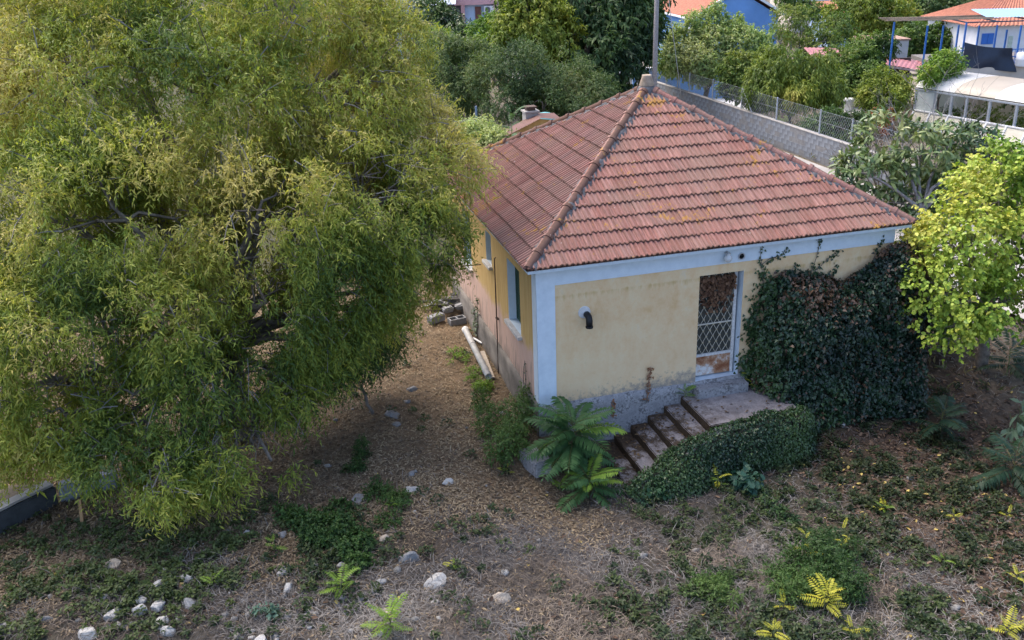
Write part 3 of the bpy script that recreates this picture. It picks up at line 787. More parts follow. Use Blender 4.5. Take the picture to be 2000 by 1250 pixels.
# ================================================================== IVY
IVYPAL = [(.008, .022, .016), (.012, .034, .02), (.02, .05, .022), (.035, .075, .026), (.06, .11, .035)]
DARKSTEM = plain('ivy_stems', (.03, .03, .02), .95, .4, 9)
def grid_leaves(P, n, rng, off=(.0, .1)):
    A = P[:-1, :-1]; B_ = P[1:, :-1]; C_ = P[1:, 1:]; E = P[:-1, 1:]
    nr = np.cross(C_-A, E-B_).reshape(-1, 3); ar = np.linalg.norm(nr, axis=1)
    k = rng.choice(len(ar), n, p=ar/ar.sum()); s = rng.uniform(size=(n, 1)); t = rng.uniform(size=(n, 1))
    f = lambda Q: Q.reshape(-1, 3)[k]
    p = (f(A)*(1-s)+f(B_)*s)*(1-t)+(f(E)*(1-s)+f(C_)*s)*t; nn = nrm(nr[k])
    return p+nn*rng.uniform(off[0], off[1], (n, 1)), nn
def ivy_leaves(name, parent, P, n, L, palette, tone, seed, shape='ivy', mat=None, off=(0, .1), hang=.8, gap=0, out=.6, brown=0, tonefn=None):
    rng = np.random.default_rng(seed); p, nn = grid_leaves(P, n, rng, off)
    if gap: k = fbm(p*2.5, seed) > gap; p, nn = p[k], nn[k]
    n = len(p); d = nrm(np.array([0, 0, -hang])+rdir(n, rng)*.7+nn*.25); ln = nrm(nn*out+rdir(n, rng)*.5+np.array([0, 0, .35]))
    tt = (fbm(p*1.6, seed+2)-.5)*1.3+tone+rng.normal(0, .14, n)
    if tonefn is not None: tt = tt+tonefn(p)
    c = pal(palette, tt)*rng.uniform(.75, 1.25, (n, 1))
    if brown:
        bm_ = rng.uniform(size=n) < brown(p) if callable(brown) else rng.uniform(size=n) < brown
        c[bm_] = np.array([.13, .075, .045])*rng.uniform(.6, 1.3, (bm_.sum(), 1))
    o0 = np.array(parent.location); LL = L*rng.uniform(.6, 1.3, n)
    o = link(name, leaves_mesh(name, p-o0, d, ln, LL, LL*.85, c, mat or LEAF_GLOSS, shape), parent); o['kind'] = 'stuff'; return o
# ivy mass against the right half of the front wall
iv = empty('ivy', (6.0, -.4, -.3), 0, 'tall dark green ivy mass climbing the right half of the front wall', 'ivy')
nu, nv = 70, 44
U = np.linspace(0, 1, nu)[:, None]; Vv = np.linspace(0, 1, nv)[None]
xx = 4.42+U*3.35+0*Vv
topz = 2.62-.34*np.exp(-((xx-6.15)/.5)**2)+.35*sstep(6.6, 7.5, xx)-.5*sstep(4.75, 4.35, xx)-.3*sstep(7.4, 7.8, xx)
dep = .62*sstep(0, .10, U)*(1-.2*U)+.14
ang = Vv*PI/2*1.0
top_f = sstep(.62, 1.0, Vv)
yy = -dep*(1-top_f**2.2)*(.80+.20*np.sin(np.clip(Vv*1.5, 0, 1)*PI))-.02-.38*sstep(.4, 0, Vv)*sstep(0, .3, U)
zz = -.55+(topz+.55)*(np.sin(np.clip(Vv/.86, 0, 1)*PI/2)*.86+.14*sstep(.7, 1, Vv))*1.0
IP = np.stack([xx, yy+0*xx, zz+0*xx], -1)
IP += ((np.stack([fbm(IP*1.9, 60+k) for k in range(3)], -1))-.5)*np.array([.35, .75, .5])*sstep(1.0, .8, Vv)[..., None]
IP[..., 1] = np.minimum(IP[..., 1], -.03)
bk = MB().grid(IP-np.array(iv.location)); bk.build('stem_mass', DARKSTEM, iv, True)
ivy_leaves('foliage', iv, IP, 42000, .066, IVYPAL, .36, 70, off=(.0, .2),
           brown=lambda p: .04+.55*sstep(1.9, 2.3, p[:, 2])*(fbm(p*1.7, 5) > .47)+.2*(fbm(p*2.1, 15) > .62), tonefn=lambda p: .45*sstep(4.9, 4.4, p[:, 0]))
def vine(name, label, pts, parent=None, n=60, L=.06, palette=IVYPAL, tone=.6, seed=0, wid=.08, ln=None):
    """thin climbing stems with leaves; wall plane y=0 unless points say otherwise"""
    o0 = np.array(pts[0][0]); t = parent or empty(name, o0, 0, label, 'vine')
    o0 = np.array(t.location); m = MB(); rng = np.random.default_rng(seed); PP = []
    for path in pts:
        q = [Vector(p)-Vector(o0) for p in path]; m.tube(q, [.008]*(len(q)-1)+[.003], 4, False)
        a = np.array([p[:] for p in q]); k = rng.integers(0, len(a)-1, n); f = rng.uniform(size=(n, 1)); PP.append(a[k]*(1-f)+a[k+1]*f)
    m.build('stem', BARK, t)
    p = np.concatenate(PP)+rng.normal(0, wid*.5, (n*len(pts), 3))*np.array([1, .3, 1]); p[:, 1] = np.minimum(p[:, 1], -.02-o0[1]) if ln is None else p[:, 1]
    k = len(p); c = pal(palette, tone+rng.normal(0, .2, k))
    o = link('leaves', leaves_mesh('leaves', p, nrm(rdir(k, rng)*.7+np.array([0, 0, -.7])), nrm(rdir(k, rng)*.4+np.array([0, -1, .5] if ln is None else ln)), L*rng.uniform(.7, 1.3, k), L*.8, c, LEAF_GLOSS, 'ivy'), t)
    o['kind'] = 'stuff'; return t
wy = -.03
vine('ivy_runner', '', [[(4.62, wy, 2.0), (4.5, wy, 2.6), (4.42, wy, 3.02), (4.40, wy, 3.25)], [(4.46, wy, 2.9), (4.62, wy, 3.0), (4.85, wy, 3.02), (5.0, wy, 3.16)],
                        [(5.5, wy, 2.5), (5.62, wy, 2.9), (5.66, wy, 3.2), (5.6, wy, 3.3)], [(5.6, wy, 2.6), (5.9, wy, 2.85), (6.15, wy, 3.0)], [(6.0, wy, 2.4), (6.1, wy, 2.7)],
                        [(6.9, wy, 2.7), (7.0, wy, 3.0), (7.1, wy, 3.1)], [(5.0, wy, 2.55), (5.2, wy, 2.85)]], iv, 26, .06, IVYPAL, .55, 3)
vine('ivy_runner', '', [[(4.6, -.06, .4), (4.45, -.05, .9), (4.38, -.05, 1.5), (4.42, -.05, 2.1), (4.5, -.05, 2.8)], [(4.5, -.1, .45), (4.32, -.07, .7), (4.22, -.06, 1.0)],
                        [(4.5, -.1, 1.0), (4.36, -.06, 1.4), (4.30, -.05, 1.9)]], iv, 330, .07, IVYPAL, .78, 4, .18)
# ivy over the outer stair wall
ip = empty('ivy', (3.0, -1.6, -.5), 0, 'low ivy hedge draped over the outer wall of the stairs', 'ivy')
S_ = np.linspace(0, 1, 60)
pt = np.array([(4.62, -1.15, .40), (4.52, -1.36, .43), (4.0, -1.42, .43), (3.0, -1.5, .42), (2.5, -1.56, .28), (1.9, -1.64, .06), (1.35, -1.75, -.18), (1.0, -1.85, -.34)])
cl = np.concatenate([[0], np.cumsum(np.linalg.norm(np.diff(pt, axis=0), axis=1))]); cl /= cl[-1]
cen = np.stack([np.interp(S_, cl, pt[:, k]) for k in range(3)], -1)
tang = nrm(np.gradient(cen, axis=0)); outw = nrm(np.cross(tang, np.array([0, 0, -1.0]))); outw[:, 2] = 0; outw = nrm(outw)
if outw[30, 1] > 0: outw = -outw
prof2 = [(-.10, -.04), (-.05, .03), (.06, .06), (.2, .03), (.29, -.08), (.38, -.3), (.43, -.55), (.50, -.80), (.56, -1.0)]
PP2 = np.zeros((60, len(prof2), 3))
for j, (o_, z_) in enumerate(prof2):
    PP2[:, j] = cen+outw*o_+np.array([0, 0, 1])*(z_-.03)*np.clip((cen[:, 2:3]+.75)/.9, .45, 1.2)
def refine(P, k=3):
    P = np.concatenate([P[:-1]+(P[1:]-P[:-1])*f for f in np.linspace(0, 1, k, endpoint=False)][:0] or [P])
    for ax in (0, 1):
        Q = np.moveaxis(P, ax, 0); x0_ = np.arange(len(Q)); x1_ = np.linspace(0, len(Q)-1, (len(Q)-1)*k+1); lo = np.minimum(x1_.astype(int), len(Q)-2); f = (x1_-lo)[:, None, None]
        P = np.moveaxis(Q[lo]*(1-f)+Q[lo+1]*f, 0, ax)
    return P
PP2 = refine(PP2, 2); PP2 += (np.stack([fbm(PP2*2.6, 80+k) for k in range(3)], -1)-.5)*np.array([.2, .34, .2])
MB().grid(PP2-np.array(ip.location)).build('stem_mass', DARKSTEM, ip, True)
ivy_leaves('foliage', ip, PP2, 24000, .041, IVYPAL, .80, 90, off=(-.01, .10))

# ================================================================== TREES NEAR THE HOUSE
def clumps_px(lst, ky=.9, kd=1.0):
    """(px,py,depth,radius in px[,height factor, weight]) -> world ellipsoids"""
    out = []
    for q in lst:
        p = at(q[0], q[1], q[2]); r = q[3]*q[2]/FPX; kz = q[4] if len(q) > 4 else ky
        out.append((p[0], p[1], p[2], r, r*kd, r*kz)+((q[5],) if len(q) > 5 else ()))
    return out
# the big willow-leaved tree that fills the left of the picture
BIG = clumps_px([(430, 230, 17.6, 250), (190, 190, 17.4, 230), (650, 210, 17.8, 180), (560, 40, 18.2, 200), (250, 10, 18.2, 230),
                 (20, 90, 18, 170), (715, 90, 18.4, 115), (790, 250, 18.0, 95), (845, 340, 17.6, 100), (700, 400, 17.0, 170), (830, 455, 17.6, 85),
                 (500, 430, 16.2, 200), (250, 430, 16.0, 210), (40, 420, 16.4, 200), (330, 610, 15.6, 150), (120, 640, 15.4, 170), (20, 760, 15.6, 150),
                 (520, 590, 16.2, 120, .9, .8), (690, 520, 17.0, 110), (790, 540, 17.8, 70), (470, 740, 16.4, 95, 1.2, 1.0), (560, 770, 16.5, 60, 1.0, .8), (640, 680, 17.0, 60, .9, .8), (715, 640, 17.6, 50, .8, .7), (260, 770, 15.2, 70, .8, .5), (590, 670, 16.8, 80, .8, .8),
                 (130, 810, 15.2, 90), (310, 910, 14.9, 70, .9), (460, 880, 16.2, 65, 1.2), (40, 870, 15.6, 70), (500, 830, 16.3, 60, 1.1, .9), (400, 690, 15.6, 110, .9, .8), (640, 620, 17.0, 90, .8, .8), (760, 600, 17.8, 50, .7, .6), (225, 890, 15.0, 75, .8), (420, 900, 15.2, 65, .9), (530, 900, 15.8, 45, .9, .7), (340, 800, 15.4, 70, .9, .5), (320, 950, 14.6, 45, .9),
                 (200, 850, 15.2, 60), (400, 905, 15.4, 50, .9)])
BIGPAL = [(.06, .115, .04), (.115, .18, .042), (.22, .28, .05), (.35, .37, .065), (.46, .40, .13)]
tb = gp(470, 850)
HOL = [(at(485, 560, 15.3), .75, 1.25), (at(545, 360, 15.9), .5, .7), (at(680, 540, 16.3), .3, .4), (at(420, 330, 15.6), .4, .5), (at(480, 700, 15.2), .5, .9), (at(240, 640, 14.6), .4, .4), (at(330, 430, 15.0), .35, .45)]
def hollow(p):
    """dark openings in the crown where the inner branches show"""
    k = np.ones(len(p), bool); rg = np.random.default_rng(3)
    for c, a, h in HOL:
        d = p-c; f = d@np.array([.25, .97, 0]); g = d@np.array([.97, -.25, 0])
        k &= ~(((g/a)**2+(d[:, 2]/h)**2+(f/1.5)**2 < 1+.5*(fbm(p*1.8, 31)-.5)) & (rg.uniform(size=len(p)) < .80))
    return k
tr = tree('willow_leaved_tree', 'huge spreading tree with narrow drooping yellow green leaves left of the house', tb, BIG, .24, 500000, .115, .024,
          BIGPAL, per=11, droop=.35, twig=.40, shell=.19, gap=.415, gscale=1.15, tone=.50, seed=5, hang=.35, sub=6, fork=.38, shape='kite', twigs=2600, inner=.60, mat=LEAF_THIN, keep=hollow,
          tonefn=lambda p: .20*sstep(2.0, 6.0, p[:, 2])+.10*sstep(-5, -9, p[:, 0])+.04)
# bright yellow green tree at the right edge
YEL = clumps_px([(1880, 480, 18.3, 95), (1830, 560, 18.2, 75), (1930, 400, 18.8, 90), (1990, 480, 18.5, 95), (1960, 330, 19.2, 55), (1905, 590, 17.8, 62), (1790, 550, 18.4, 42),
                 (1990, 380, 19.5, 75), (1965, 590, 18.0, 55), (1985, 640, 18, 35, .8), (1860, 640, 17.8, 40, .7), (1845, 470, 18.4, 60), (1945, 300, 19.4, 24, 1.3), (2050, 520, 18.6, 90), (2060, 380, 19, 100)])
YELPAL = [(.10, .21, .03), (.18, .29, .035), (.27, .37, .045), (.37, .44, .06), (.50, .48, .08)]
YL1 = leaf_mat('single_yellow_leaf', .18, .42, .35, False, [(0, (.14, .24, .035)), (.4, (.24, .34, .045)), (.75, (.35, .42, .06)), (1, (.48, .47, .08))])
LEAF2 = leaf_mat('leaf_round', .18, .5, .3)
ty = tree('round_leaved_tree', 'bright yellow green round leaved tree at the right corner of the house', gp(1915, 715), YEL, .12, 27000, .082, .066, YELPAL,
          per=9, droop=.15, twig=.30, shell=.2, gap=.42, gscale=1.7, tone=.52, seed=8, hang=.55, sub=6, fork=.4, shape='oval', singles=300, single_mat=YL1, mat=LEAF2, inner=.72)
# loquat behind the house
LOQ = clumps_px([(1730, 265, 30, 60), (1790, 300, 30, 70), (1850, 290, 30.5, 62), (1700, 345, 29.5, 48), (1670, 335, 29, 38), (1780, 380, 30, 55), (1850, 370, 30.5, 55), (1900, 330, 30.5, 50), (1735, 395, 29.5, 40), (1905, 280, 31, 36)])
LOQPAL = [(.04, .08, .035), (.085, .14, .05), (.14, .20, .06), (.23, .27, .09), (.36, .37, .18)]
LQ1 = leaf_mat('single_loquat_leaf', .12, .4, .45, False, [(0, (.07, .12, .045)), (.5, (.14, .20, .065)), (1, (.32, .34, .16))])
tq = tree('loquat_tree', 'open loquat tree with long dull leaves and bare grey limbs behind the house corner', gp(1800, 455), LOQ, .16, 5200, .30, .10, LOQPAL,
          per=9, droop=.0, twig=.16, shell=.25, gap=.40, gscale=1.6, tone=.45, seed=12, hang=.25, sub=7, fork=.35, shape='lance', singles=120, single_mat=LQ1, mat=LEAF_GLOSS, bark=BARK_GREY)
def bare_shrub(name, label, base, tips, r0=.03, seed=0, mat=None, group=None, cat='shrub'):
    r = random.Random(seed); t = empty(name, base, 0, label, cat, group); m = MB(); b0 = Vector(base)
    def grow(a, d, L, rad, dep):
        b_ = a+d*L; q = bend_path(a, b_, 4, 0, .06, r); m.tube(q, [rad, rad*.85, rad*.75, rad*.62], 5 if rad > .012 else 3, False)
        if dep:
            for _ in range(r.choice((2, 3))):
                d2 = (d+Vector((r.gauss(0, .45), r.gauss(0, .45), r.gauss(.05, .35)))).normalized()
                grow(q[r.choice((2, 3))], d2, L*r.uniform(.55, .85), rad*.6, dep-1)
    for tip in tips:
        v_ = Vector(tip)-b0; grow(Vector((0, 0, -.05)), v_.normalized(), v_.length*.5, r0, 4)
    m.build('stem_mass', mat or BARK_GREY, t)['kind'] = 'stuff'; return t
bare_shrub('leafless_shrub', 'leafless grey brown shrub leaning over the block wall left of the loquat', gp(1725, 400), [at(1655, 270, 31), at(1700, 240, 31), at(1690, 300, 30.5)], .035, 3, BARK)
bare_shrub('leafless_shrub', 'pale bare twigs rising above the loquat in front of the greenhouse', gp(1850, 440), [at(1850, 225, 32), at(1900, 230, 32), at(1800, 220, 32)], .035, 9)
MBt = empty('brush_pile', gp(1800, 668), 0, 'pile of dead grey twigs on the ground below the yellow green tree', 'brush pile')
m = MB(); r = random.Random(5)
for k in range(230):
    a = Vector((r.gauss(0, .75), r.gauss(0, .5), r.uniform(0, .35))); d = Vector((r.gauss(.2, 1), r.gauss(0, 1), r.gauss(0, .22))).normalized()*r.uniform(.3, .9)
    m.tube(bend_path(a, a+d, 4, .05, .08, r), [.009, .008, .006, .003], 3, False)
m.build('twig_mass', BARK_GREY, MBt)['kind'] = 'stuff'

# ---- trees and bushes in the gardens behind (px, py, depth, r)
GRN = [(.03, .06, .02), (.055, .11, .028), (.09, .16, .035), (.14, .21, .045), (.21, .25, .06)]
DKG = [(.02, .045, .022), (.036, .075, .03), (.06, .115, .038), (.10, .16, .05), (.15, .19, .075)]
OLV = [(.035, .07, .032), (.065, .115, .044), (.10, .155, .054), (.14, .185, .068), (.19, .20, .10)]
YGR = [(.09, .14, .028), (.15, .21, .032), (.22, .27, .04), (.32, .33, .055), (.40, .34, .08)]
BRG = [(.05, .10, .02), (.09, .18, .026), (.14, .25, .034), (.21, .31, .045), (.30, .34, .06)]
PALE = [(.09, .16, .055), (.17, .27, .085), (.26, .36, .12), (.35, .42, .16), (.42, .45, .21)]
def bgtree(name, label, basepx, lst, tr_, n, L, Wd, palette, cat='tree', **kw):
    d = lst[0][2]; p = at(basepx[0], basepx[1], d); x, y = p[0], p[1]
    kw.setdefault('sub', 3); kw.setdefault('per', 9); n = int(n*1.6); kw['gap'] = kw.get('gap', .36)-.03
    return tree(name, label, (x, y, float(gz(x, y))), clumps_px(lst, 1.0), tr_, n, L, Wd, palette, cat=cat, **kw)
G1 = 'garden trees behind the house'
bgtree('broad_tree', 'tall dark green spreading tree behind the roof peak, its left side turning yellow', (1150, 200), [(1190, 60, 46, 90), (1100, 40, 46, 95), (1150, 110, 45, 75), (1210, 120, 45, 60), (1040, 60, 45.5, 65), (1080, 105, 45, 50), (1240, 40, 46, 55), (1180, -40, 47, 110), (1060, -20, 47, 80)],
       .3, 32000, .30, .11, DKG, group=G1, seed=21, droop=.4, hang=.7, shape='kite', tone=.42, gap=.42, shell=.2)
bgtree('broad_tree', 'yellowing tree crown left of the tall dark tree', (1030, 150), [(1050, 40, 43.5, 62), (1010, 60, 43.5, 45), (1095, 65, 43.5, 40), (1030, 5, 44, 55)],
       .14, 11000, .20, .09, YGR, group=G1, seed=22, droop=.3, hang=.6, tone=.38, gap=.42)
bgtree('olive_tree', 'dark olive bushy tree directly behind the left roof hip', (1070, 235), [(1020, 140, 36, 68, .8), (1090, 155, 36, 70, .8), (1150, 180, 35.5, 50, .7), (960, 150, 36, 45, .8), (1060, 200, 35, 45, .7), (1130, 210, 35, 42, .7), (985, 195, 35.5, 42, .8)],
       .2, 36000, .10, .035, OLV, group=G1, seed=23, droop=.1, tone=.44, gap=.43, shell=.25, per=12)
bgtree('olive_tree', 'greyish green tree between the big yellow green tree and the dark olive one', (890, 200), [(880, 130, 38, 55, 1.1), (910, 175, 37.5, 42), (850, 95, 38.5, 42), (925, 120, 38.5, 40)],
       .15, 17000, .12, .04, OLV, group=G1, seed=24, tone=.52, gap=.43, per=12)
bgtree('citrus_tree', 'dark glossy citrus tree in front of the pink house', (850, 110), [(830, 30, 52, 42), (865, 45, 52, 38), (895, 70, 51, 30), (820, 60, 51.5, 28)], .14, 8500, .17, .09, GRN, group=G1, seed=25, tone=.35, mat=LEAF_GLOSS)
bgtree('citrus_tree', 'small bright green tree below the dark citrus', (855, 130), [(845, 85, 47, 34), (875, 100, 46, 28), (830, 110, 46, 24)], .1, 5500, .15, .08, BRG, group=G1, seed=26, tone=.45)
bgtree('citrus_tree', 'bright green bushy tree under the pink house windows', (950, 130), [(950, 70, 49, 34), (935, 100, 48, 30), (975, 95, 48, 32), (960, 45, 49.5, 22)], .1, 8000, .16, .08, BRG, group=G1, seed=27, tone=.5)
bgtree('round_bush', 'grey green rounded bush behind the far corner of the house', (935, 300), [(930, 268, 28.5, 40, .8), (965, 275, 28, 28, .7), (900, 270, 28.5, 30, .8)], .06, 7000, .10, .05, PALE, cat='bush', seed=28, tone=.45, gap=.3)
bgtree('mulberry_tree', 'pale green tree with upright shoots right of the wooden pole', (1376, 195), [(1340, 100, 50, 42), (1400, 92, 50, 46), (1370, 128, 49, 32), (1312, 118, 49.5, 26), (1440, 90, 50, 45), (1470, 100, 50, 36), (1350, 60, 50, 16, 2.2), (1395, 40, 50, 12, 2.8), (1372, 45, 50.5, 10, 2.6), (1410, 35, 50, 9, 2.6), (1315, 85, 50, 14, 2.2), (1440, 50, 50, 10, 1.8)],
       .16, 19000, .17, .09, PALE, group=G1, seed=29, tone=.66, gap=.36, droop=0)
bgtree('mulberry_tree', 'fuller green tree between the pale shoots and the peach tree', (1490, 215), [(1450, 140, 46, 36), (1478, 178, 45, 26), (1432, 165, 46, 22), (1490, 125, 47, 30)], .12, 9000, .18, .09, GRN, group=G1, seed=30, tone=.62, gap=.38)
bgtree('peach_tree', 'peach tree with drooping leaves behind the wire fence, person beside its trunk', (1538, 245), [(1530, 130, 43, 44), (1580, 145, 43, 40), (1490, 148, 43, 28), (1620, 172, 43, 28), (1560, 178, 42, 26), (1510, 172, 42.5, 24), (1600, 125, 43.5, 28), (1475, 170, 42.5, 14)],
       .11, 16000, .21, .055, YGR, group=G1, seed=31, droop=.6, hang=.8, tone=.30, gap=.38)
bgtree('bare_topped_tree', 'thin tree with twisted bare branches beside the blue gable', (1535, 130), [(1520, 80, 56, 30), (1570, 50, 57, 40), (1605, 85, 56, 36), (1540, 40, 57, 32), (1640, 60, 57, 36)], .16, 7000, .16, .07, GRN, group=G1, seed=32, tone=.62, gap=.45, sub=7, bark=BARK_GREY)
bgtree('citrus_tree', 'deep green tree left of the maroon shed roof', (1650, 190), [(1640, 130, 48, 36), (1680, 120, 48, 34), (1655, 160, 47, 32), (1700, 150, 47, 28), (1690, 95, 49, 28), (1725, 90, 49, 24)], .12, 12000, .16, .085, GRN, group=G1, seed=33, tone=.5, gap=.36)
bgtree('citrus_tree', 'yellow green small tree in front of the maroon shed', (1730, 215), [(1715, 165, 45, 30), (1745, 175, 44.5, 30), (1730, 195, 44, 26), (1700, 185, 44.5, 20)], .08, 7500, .14, .07, YGR, group=G1, seed=34, tone=.35, gap=.36)
bgtree('round_bush', 'small bright bush between the shed and the tarpaulin', (1840, 155), [(1838, 130, 45.5, 26), (1855, 120, 45.5, 20), (1820, 138, 45, 18)], .06, 4200, .13, .07, BRG, cat='bush', seed=35, tone=.62, gap=.3)
bgtree('hedge_tree', 'large yellow green tree behind the pergola', (1700, 90), [(1690, 30, 66, 48), (1740, 35, 66, 48), (1650, 25, 67, 36), (1780, 55, 65, 30)], .2, 12000, .24, .11, YGR, group=G1, seed=36, tone=.33)
bgtree('hedge_tree', 'green hedge tree seen through the pergola posts', (1830, 120), [(1790, 75, 60, 34), (1840, 80, 60, 36), (1880, 75, 60, 32), (1760, 90, 60, 30), (1900, 90, 59, 26)], .2, 12000, .22, .11, GRN, group=G1, seed=37, tone=.45)
bgtree('hedge_tree', 'dark green round tree beyond the pergola top', (1810, 60), [(1810, 20, 78, 34), (1845, 15, 78, 30), (1785, 5, 80, 26)], .2, 6500, .25, .13, DKG, group=G1, seed=38, tone=.55)
bgtree('hedge_tree', 'grey green tree on the rise beyond the pergola', (1880, 60), [(1880, 20, 82, 36), (1915, 10, 84, 36), (1900, -15, 86, 36)], .2, 6500, .26, .12, OLV, group=G1, seed=39, tone=.6)
bgtree('hedge_tree', 'bright yellow green tree top above the white house roof', (1960, 60), [(1955, 12, 80, 36), (1990, 5, 80, 40), (1930, 20, 80, 20)], .2, 7000, .26, .12, YGR, group=G1, seed=40, tone=.3)
bgtree('hedge_tree', 'dark trees beside the white pillar house', (1590, 30), [(1600, 20, 74, 14), (1575, 15, 74, 14), (1545, 0, 74, 20)], .15, 3000, .2, .1, GRN, group=G1, seed=41, tone=.45)
bgtree('fence_shrub', 'dark green shrub row along the foot of the wire fence', (1620, 270), [(1605, 252, 39.5, 26), (1640, 255, 39, 30), (1582, 250, 40, 16), (1675, 248, 39, 24), (1625, 230, 40, 18)], .05, 9500, .13, .07, GRN, cat='shrub', seed=42, tone=.33, gap=.34)
bgtree('fence_shrub', 'low shrub of rusty brown leaves near the greenhouse corner', (1715, 250), [(1722, 232, 40, 14), (1712, 250, 39.5, 12)], .03, 1100, .12, .06, [(.08, .09, .03), (.2, .12, .05), (.3, .10, .05)], cat='shrub', seed=43, tone=.6)
# dense growth under the big tree on the right of its trunk, and dark bushes behind the house ivy
bgtree('undergrowth_bush', 'dark green bush under the right side of the big tree', (725, 720), [(715, 690, 18.6, 42, .8), (650, 725, 18.1, 42, .7), (755, 655, 19.3, 36, .8), (600, 700, 18.3, 55, 1.0), (680, 650, 19.4, 48, .9), (570, 770, 17.6, 38, .7)], .035, 17000, .07, .026, DKG, cat='bush', seed=44, tone=.62, gap=.36, limbs=False)
bgtree('undergrowth_bush', 'shadowed evergreen bush between the ivy and the yellow green tree', (1800, 640), [(1790, 520, 20.6, 40), (1775, 590, 20.2, 42), (1830, 590, 20.6, 45), (1800, 450, 21.5, 26)], .06, 8000, .08, .05, DKG, cat='bush', seed=45, tone=.3, gap=.3, mat=LEAF_GLOSS)
# far wood closing the view
fw = empty('far_wood', (0, 0, 0)); COL.objects.unlink(fw); bpy.data.objects.remove(fw)
rng = np.random.default_rng(77); FC = []
for k in range(150):
    d = rng.uniform(88, 150); px = rng.uniform(-250, 2250); q = at(px, 0, d); rr_ = rng.uniform(2.2, 4.6); FC.append((q[0], q[1], rr_*.8, rr_, rr_, rr_*1.05))
class _P: pass
fo = bpy.data.objects.new('far_wood', None); COL.objects.link(fo)
o, *_ = crown('far_wood', fo, FC, 60000, .55, .3, GRN, per=8, seed=50, tone=.5, gap=.3, shell=.16)
o.parent = None; bpy.data.objects.remove(fo); o.name = 'far_wood'
tag(o, 'far mixed green trees filling the view beyond the houses', 'trees', kind='stuff')

# ================================================================== STREET SIDE: BLOCK WALL, FENCE, POLE
def ray_plane(px, py, p0, nrm_):
    d = ray(px, py); t = np.dot(np.array(p0)-CAM, nrm_)/np.dot(d, nrm_); return CAM+d*t
WX = 17.2
bw = empty('block_wall', (WX, 28, 0), 0, 'long low grey wall of bare concrete blocks along the street', 'wall')
BLOCKM = plain('concrete_block_wall', (.19, .205, .23), .95, .45, 1.1, bmp=.5)
MB().box(-.0815, .08, -19.5, 26, -.7, .985).build('mortar_core', plain('block_mortar', (.19, .19, .195), .95), bw)
bb = MB().box(-.084, .09, -.197, .197, -.0965, .0965).mesh('concrete_block', BLOCKM, bevel=.004)
blocks = []
for k in range(5):
    for j in range(114):
        y = -19.3+.4*(j+(.5 if k % 2 else 0))
        if y+28 > 53.5: continue
        blocks.append((y, .1+.2*k))
blocks.sort(key=lambda q: abs(q[0]+28-25))
rest = MB(); rb = random.Random(3)
for i, (y, z) in enumerate(blocks):
    if i < 300:
        o = link('concrete_block', bb, bw); o.location = (rb.uniform(-.006, .006), y, z); o.rotation_euler = (0, rb.uniform(-.006, .006), rb.uniform(-.004, .004))
    else: rest.box(-.09, .095, y-.195, y+.195, z-.094, z+.094)
rest.build('block_courses', BLOCKM, bw)['kind'] = 'stuff'
slab(MB().box(-.105, .11, -19.5, 26, .99, 1.03), 'coping', bw, CONC_PALE, (0, 0, 0), .01, 40, .008)
STEEL = plain('galvanised_steel', (.42, .45, .48), .5, .2, 8, metal=.3)
fn = empty('wire_fence', (WX+.02, 28, 1.03), 0, 'wire mesh fence on thin steel posts standing on the block wall', 'fence')
fy = []
for px, py in ((1598, 268), (1514, 247), (1446, 226), (1390, 204), (1345, 190), (1322, 184), (1300, 178), (1660, 285)):
    y = ray_plane(px, py, (WX, 0, 0), (1, 0, 0))[1]; fy.append(y-28)
    MB().tube([(0, y-28, -.05), (0, y-28, .95), (0, y-28, .97)], .032, 7).build('post', STEEL, fn)
y = ray_plane(1446, 226, (WX, 0, 0), (1, 0, 0))[1]-28
MB().tube([(0, y, .95), (0, y-1.0, 0)], .024, 6).build('brace', STEEL, fn)
wm = MB()
for y in np.arange(-17, 24, .16):
    for s_ in (1, -1):
        wm.beam((0, y, .02), (0, y+s_*.9, .93), .0035)
for z in (.03, .5, .93): wm.beam((0, -17, z), (0, 25, z), .006)
wm.build('mesh', STEEL, fn)['kind'] = 'stuff'
pb = at(1277, 195, 44)
pole = empty('utility_pole', (pb[0], pb[1], 0), 0, 'weathered grey wooden utility pole behind the roof peak', 'pole')
MB().tube([(0, 0, -.5), (.02, 0, 4), (.06, 0, 9.5)], [.125, .11, .09], 10).build('shaft', plain('grey_timber', (.27, .25, .25), .9, .3, 12), pole, True)
we = ray_plane(1331, 193, (WX, 0, 0), (1, 0, 0)); wpole = np.array([pb[0]+.06, pb[1], 9.2])
MB().tube([wpole-np.array([pb[0], pb[1], 0]), (we+wpole)/2-np.array([pb[0], pb[1], 0])-np.array([0, 0, .15]), we-np.array([pb[0], pb[1], 0])], .018, 5).build('guy_wire', plain('pale_wire', (.6, .6, .58), .6), pole)
q = at(931, 240, 30)
p_ = empty('steel_post', (q[0], q[1], 0), 0, 'thin blue grey steel post in front of the greyish trees', 'post')
MB().tube([(0, 0, -.2), (0, 0, at(931, 205, 30)[2])], .035, 8).build('shaft', plain('blue_grey_paint', (.16, .22, .32), .6), p_)

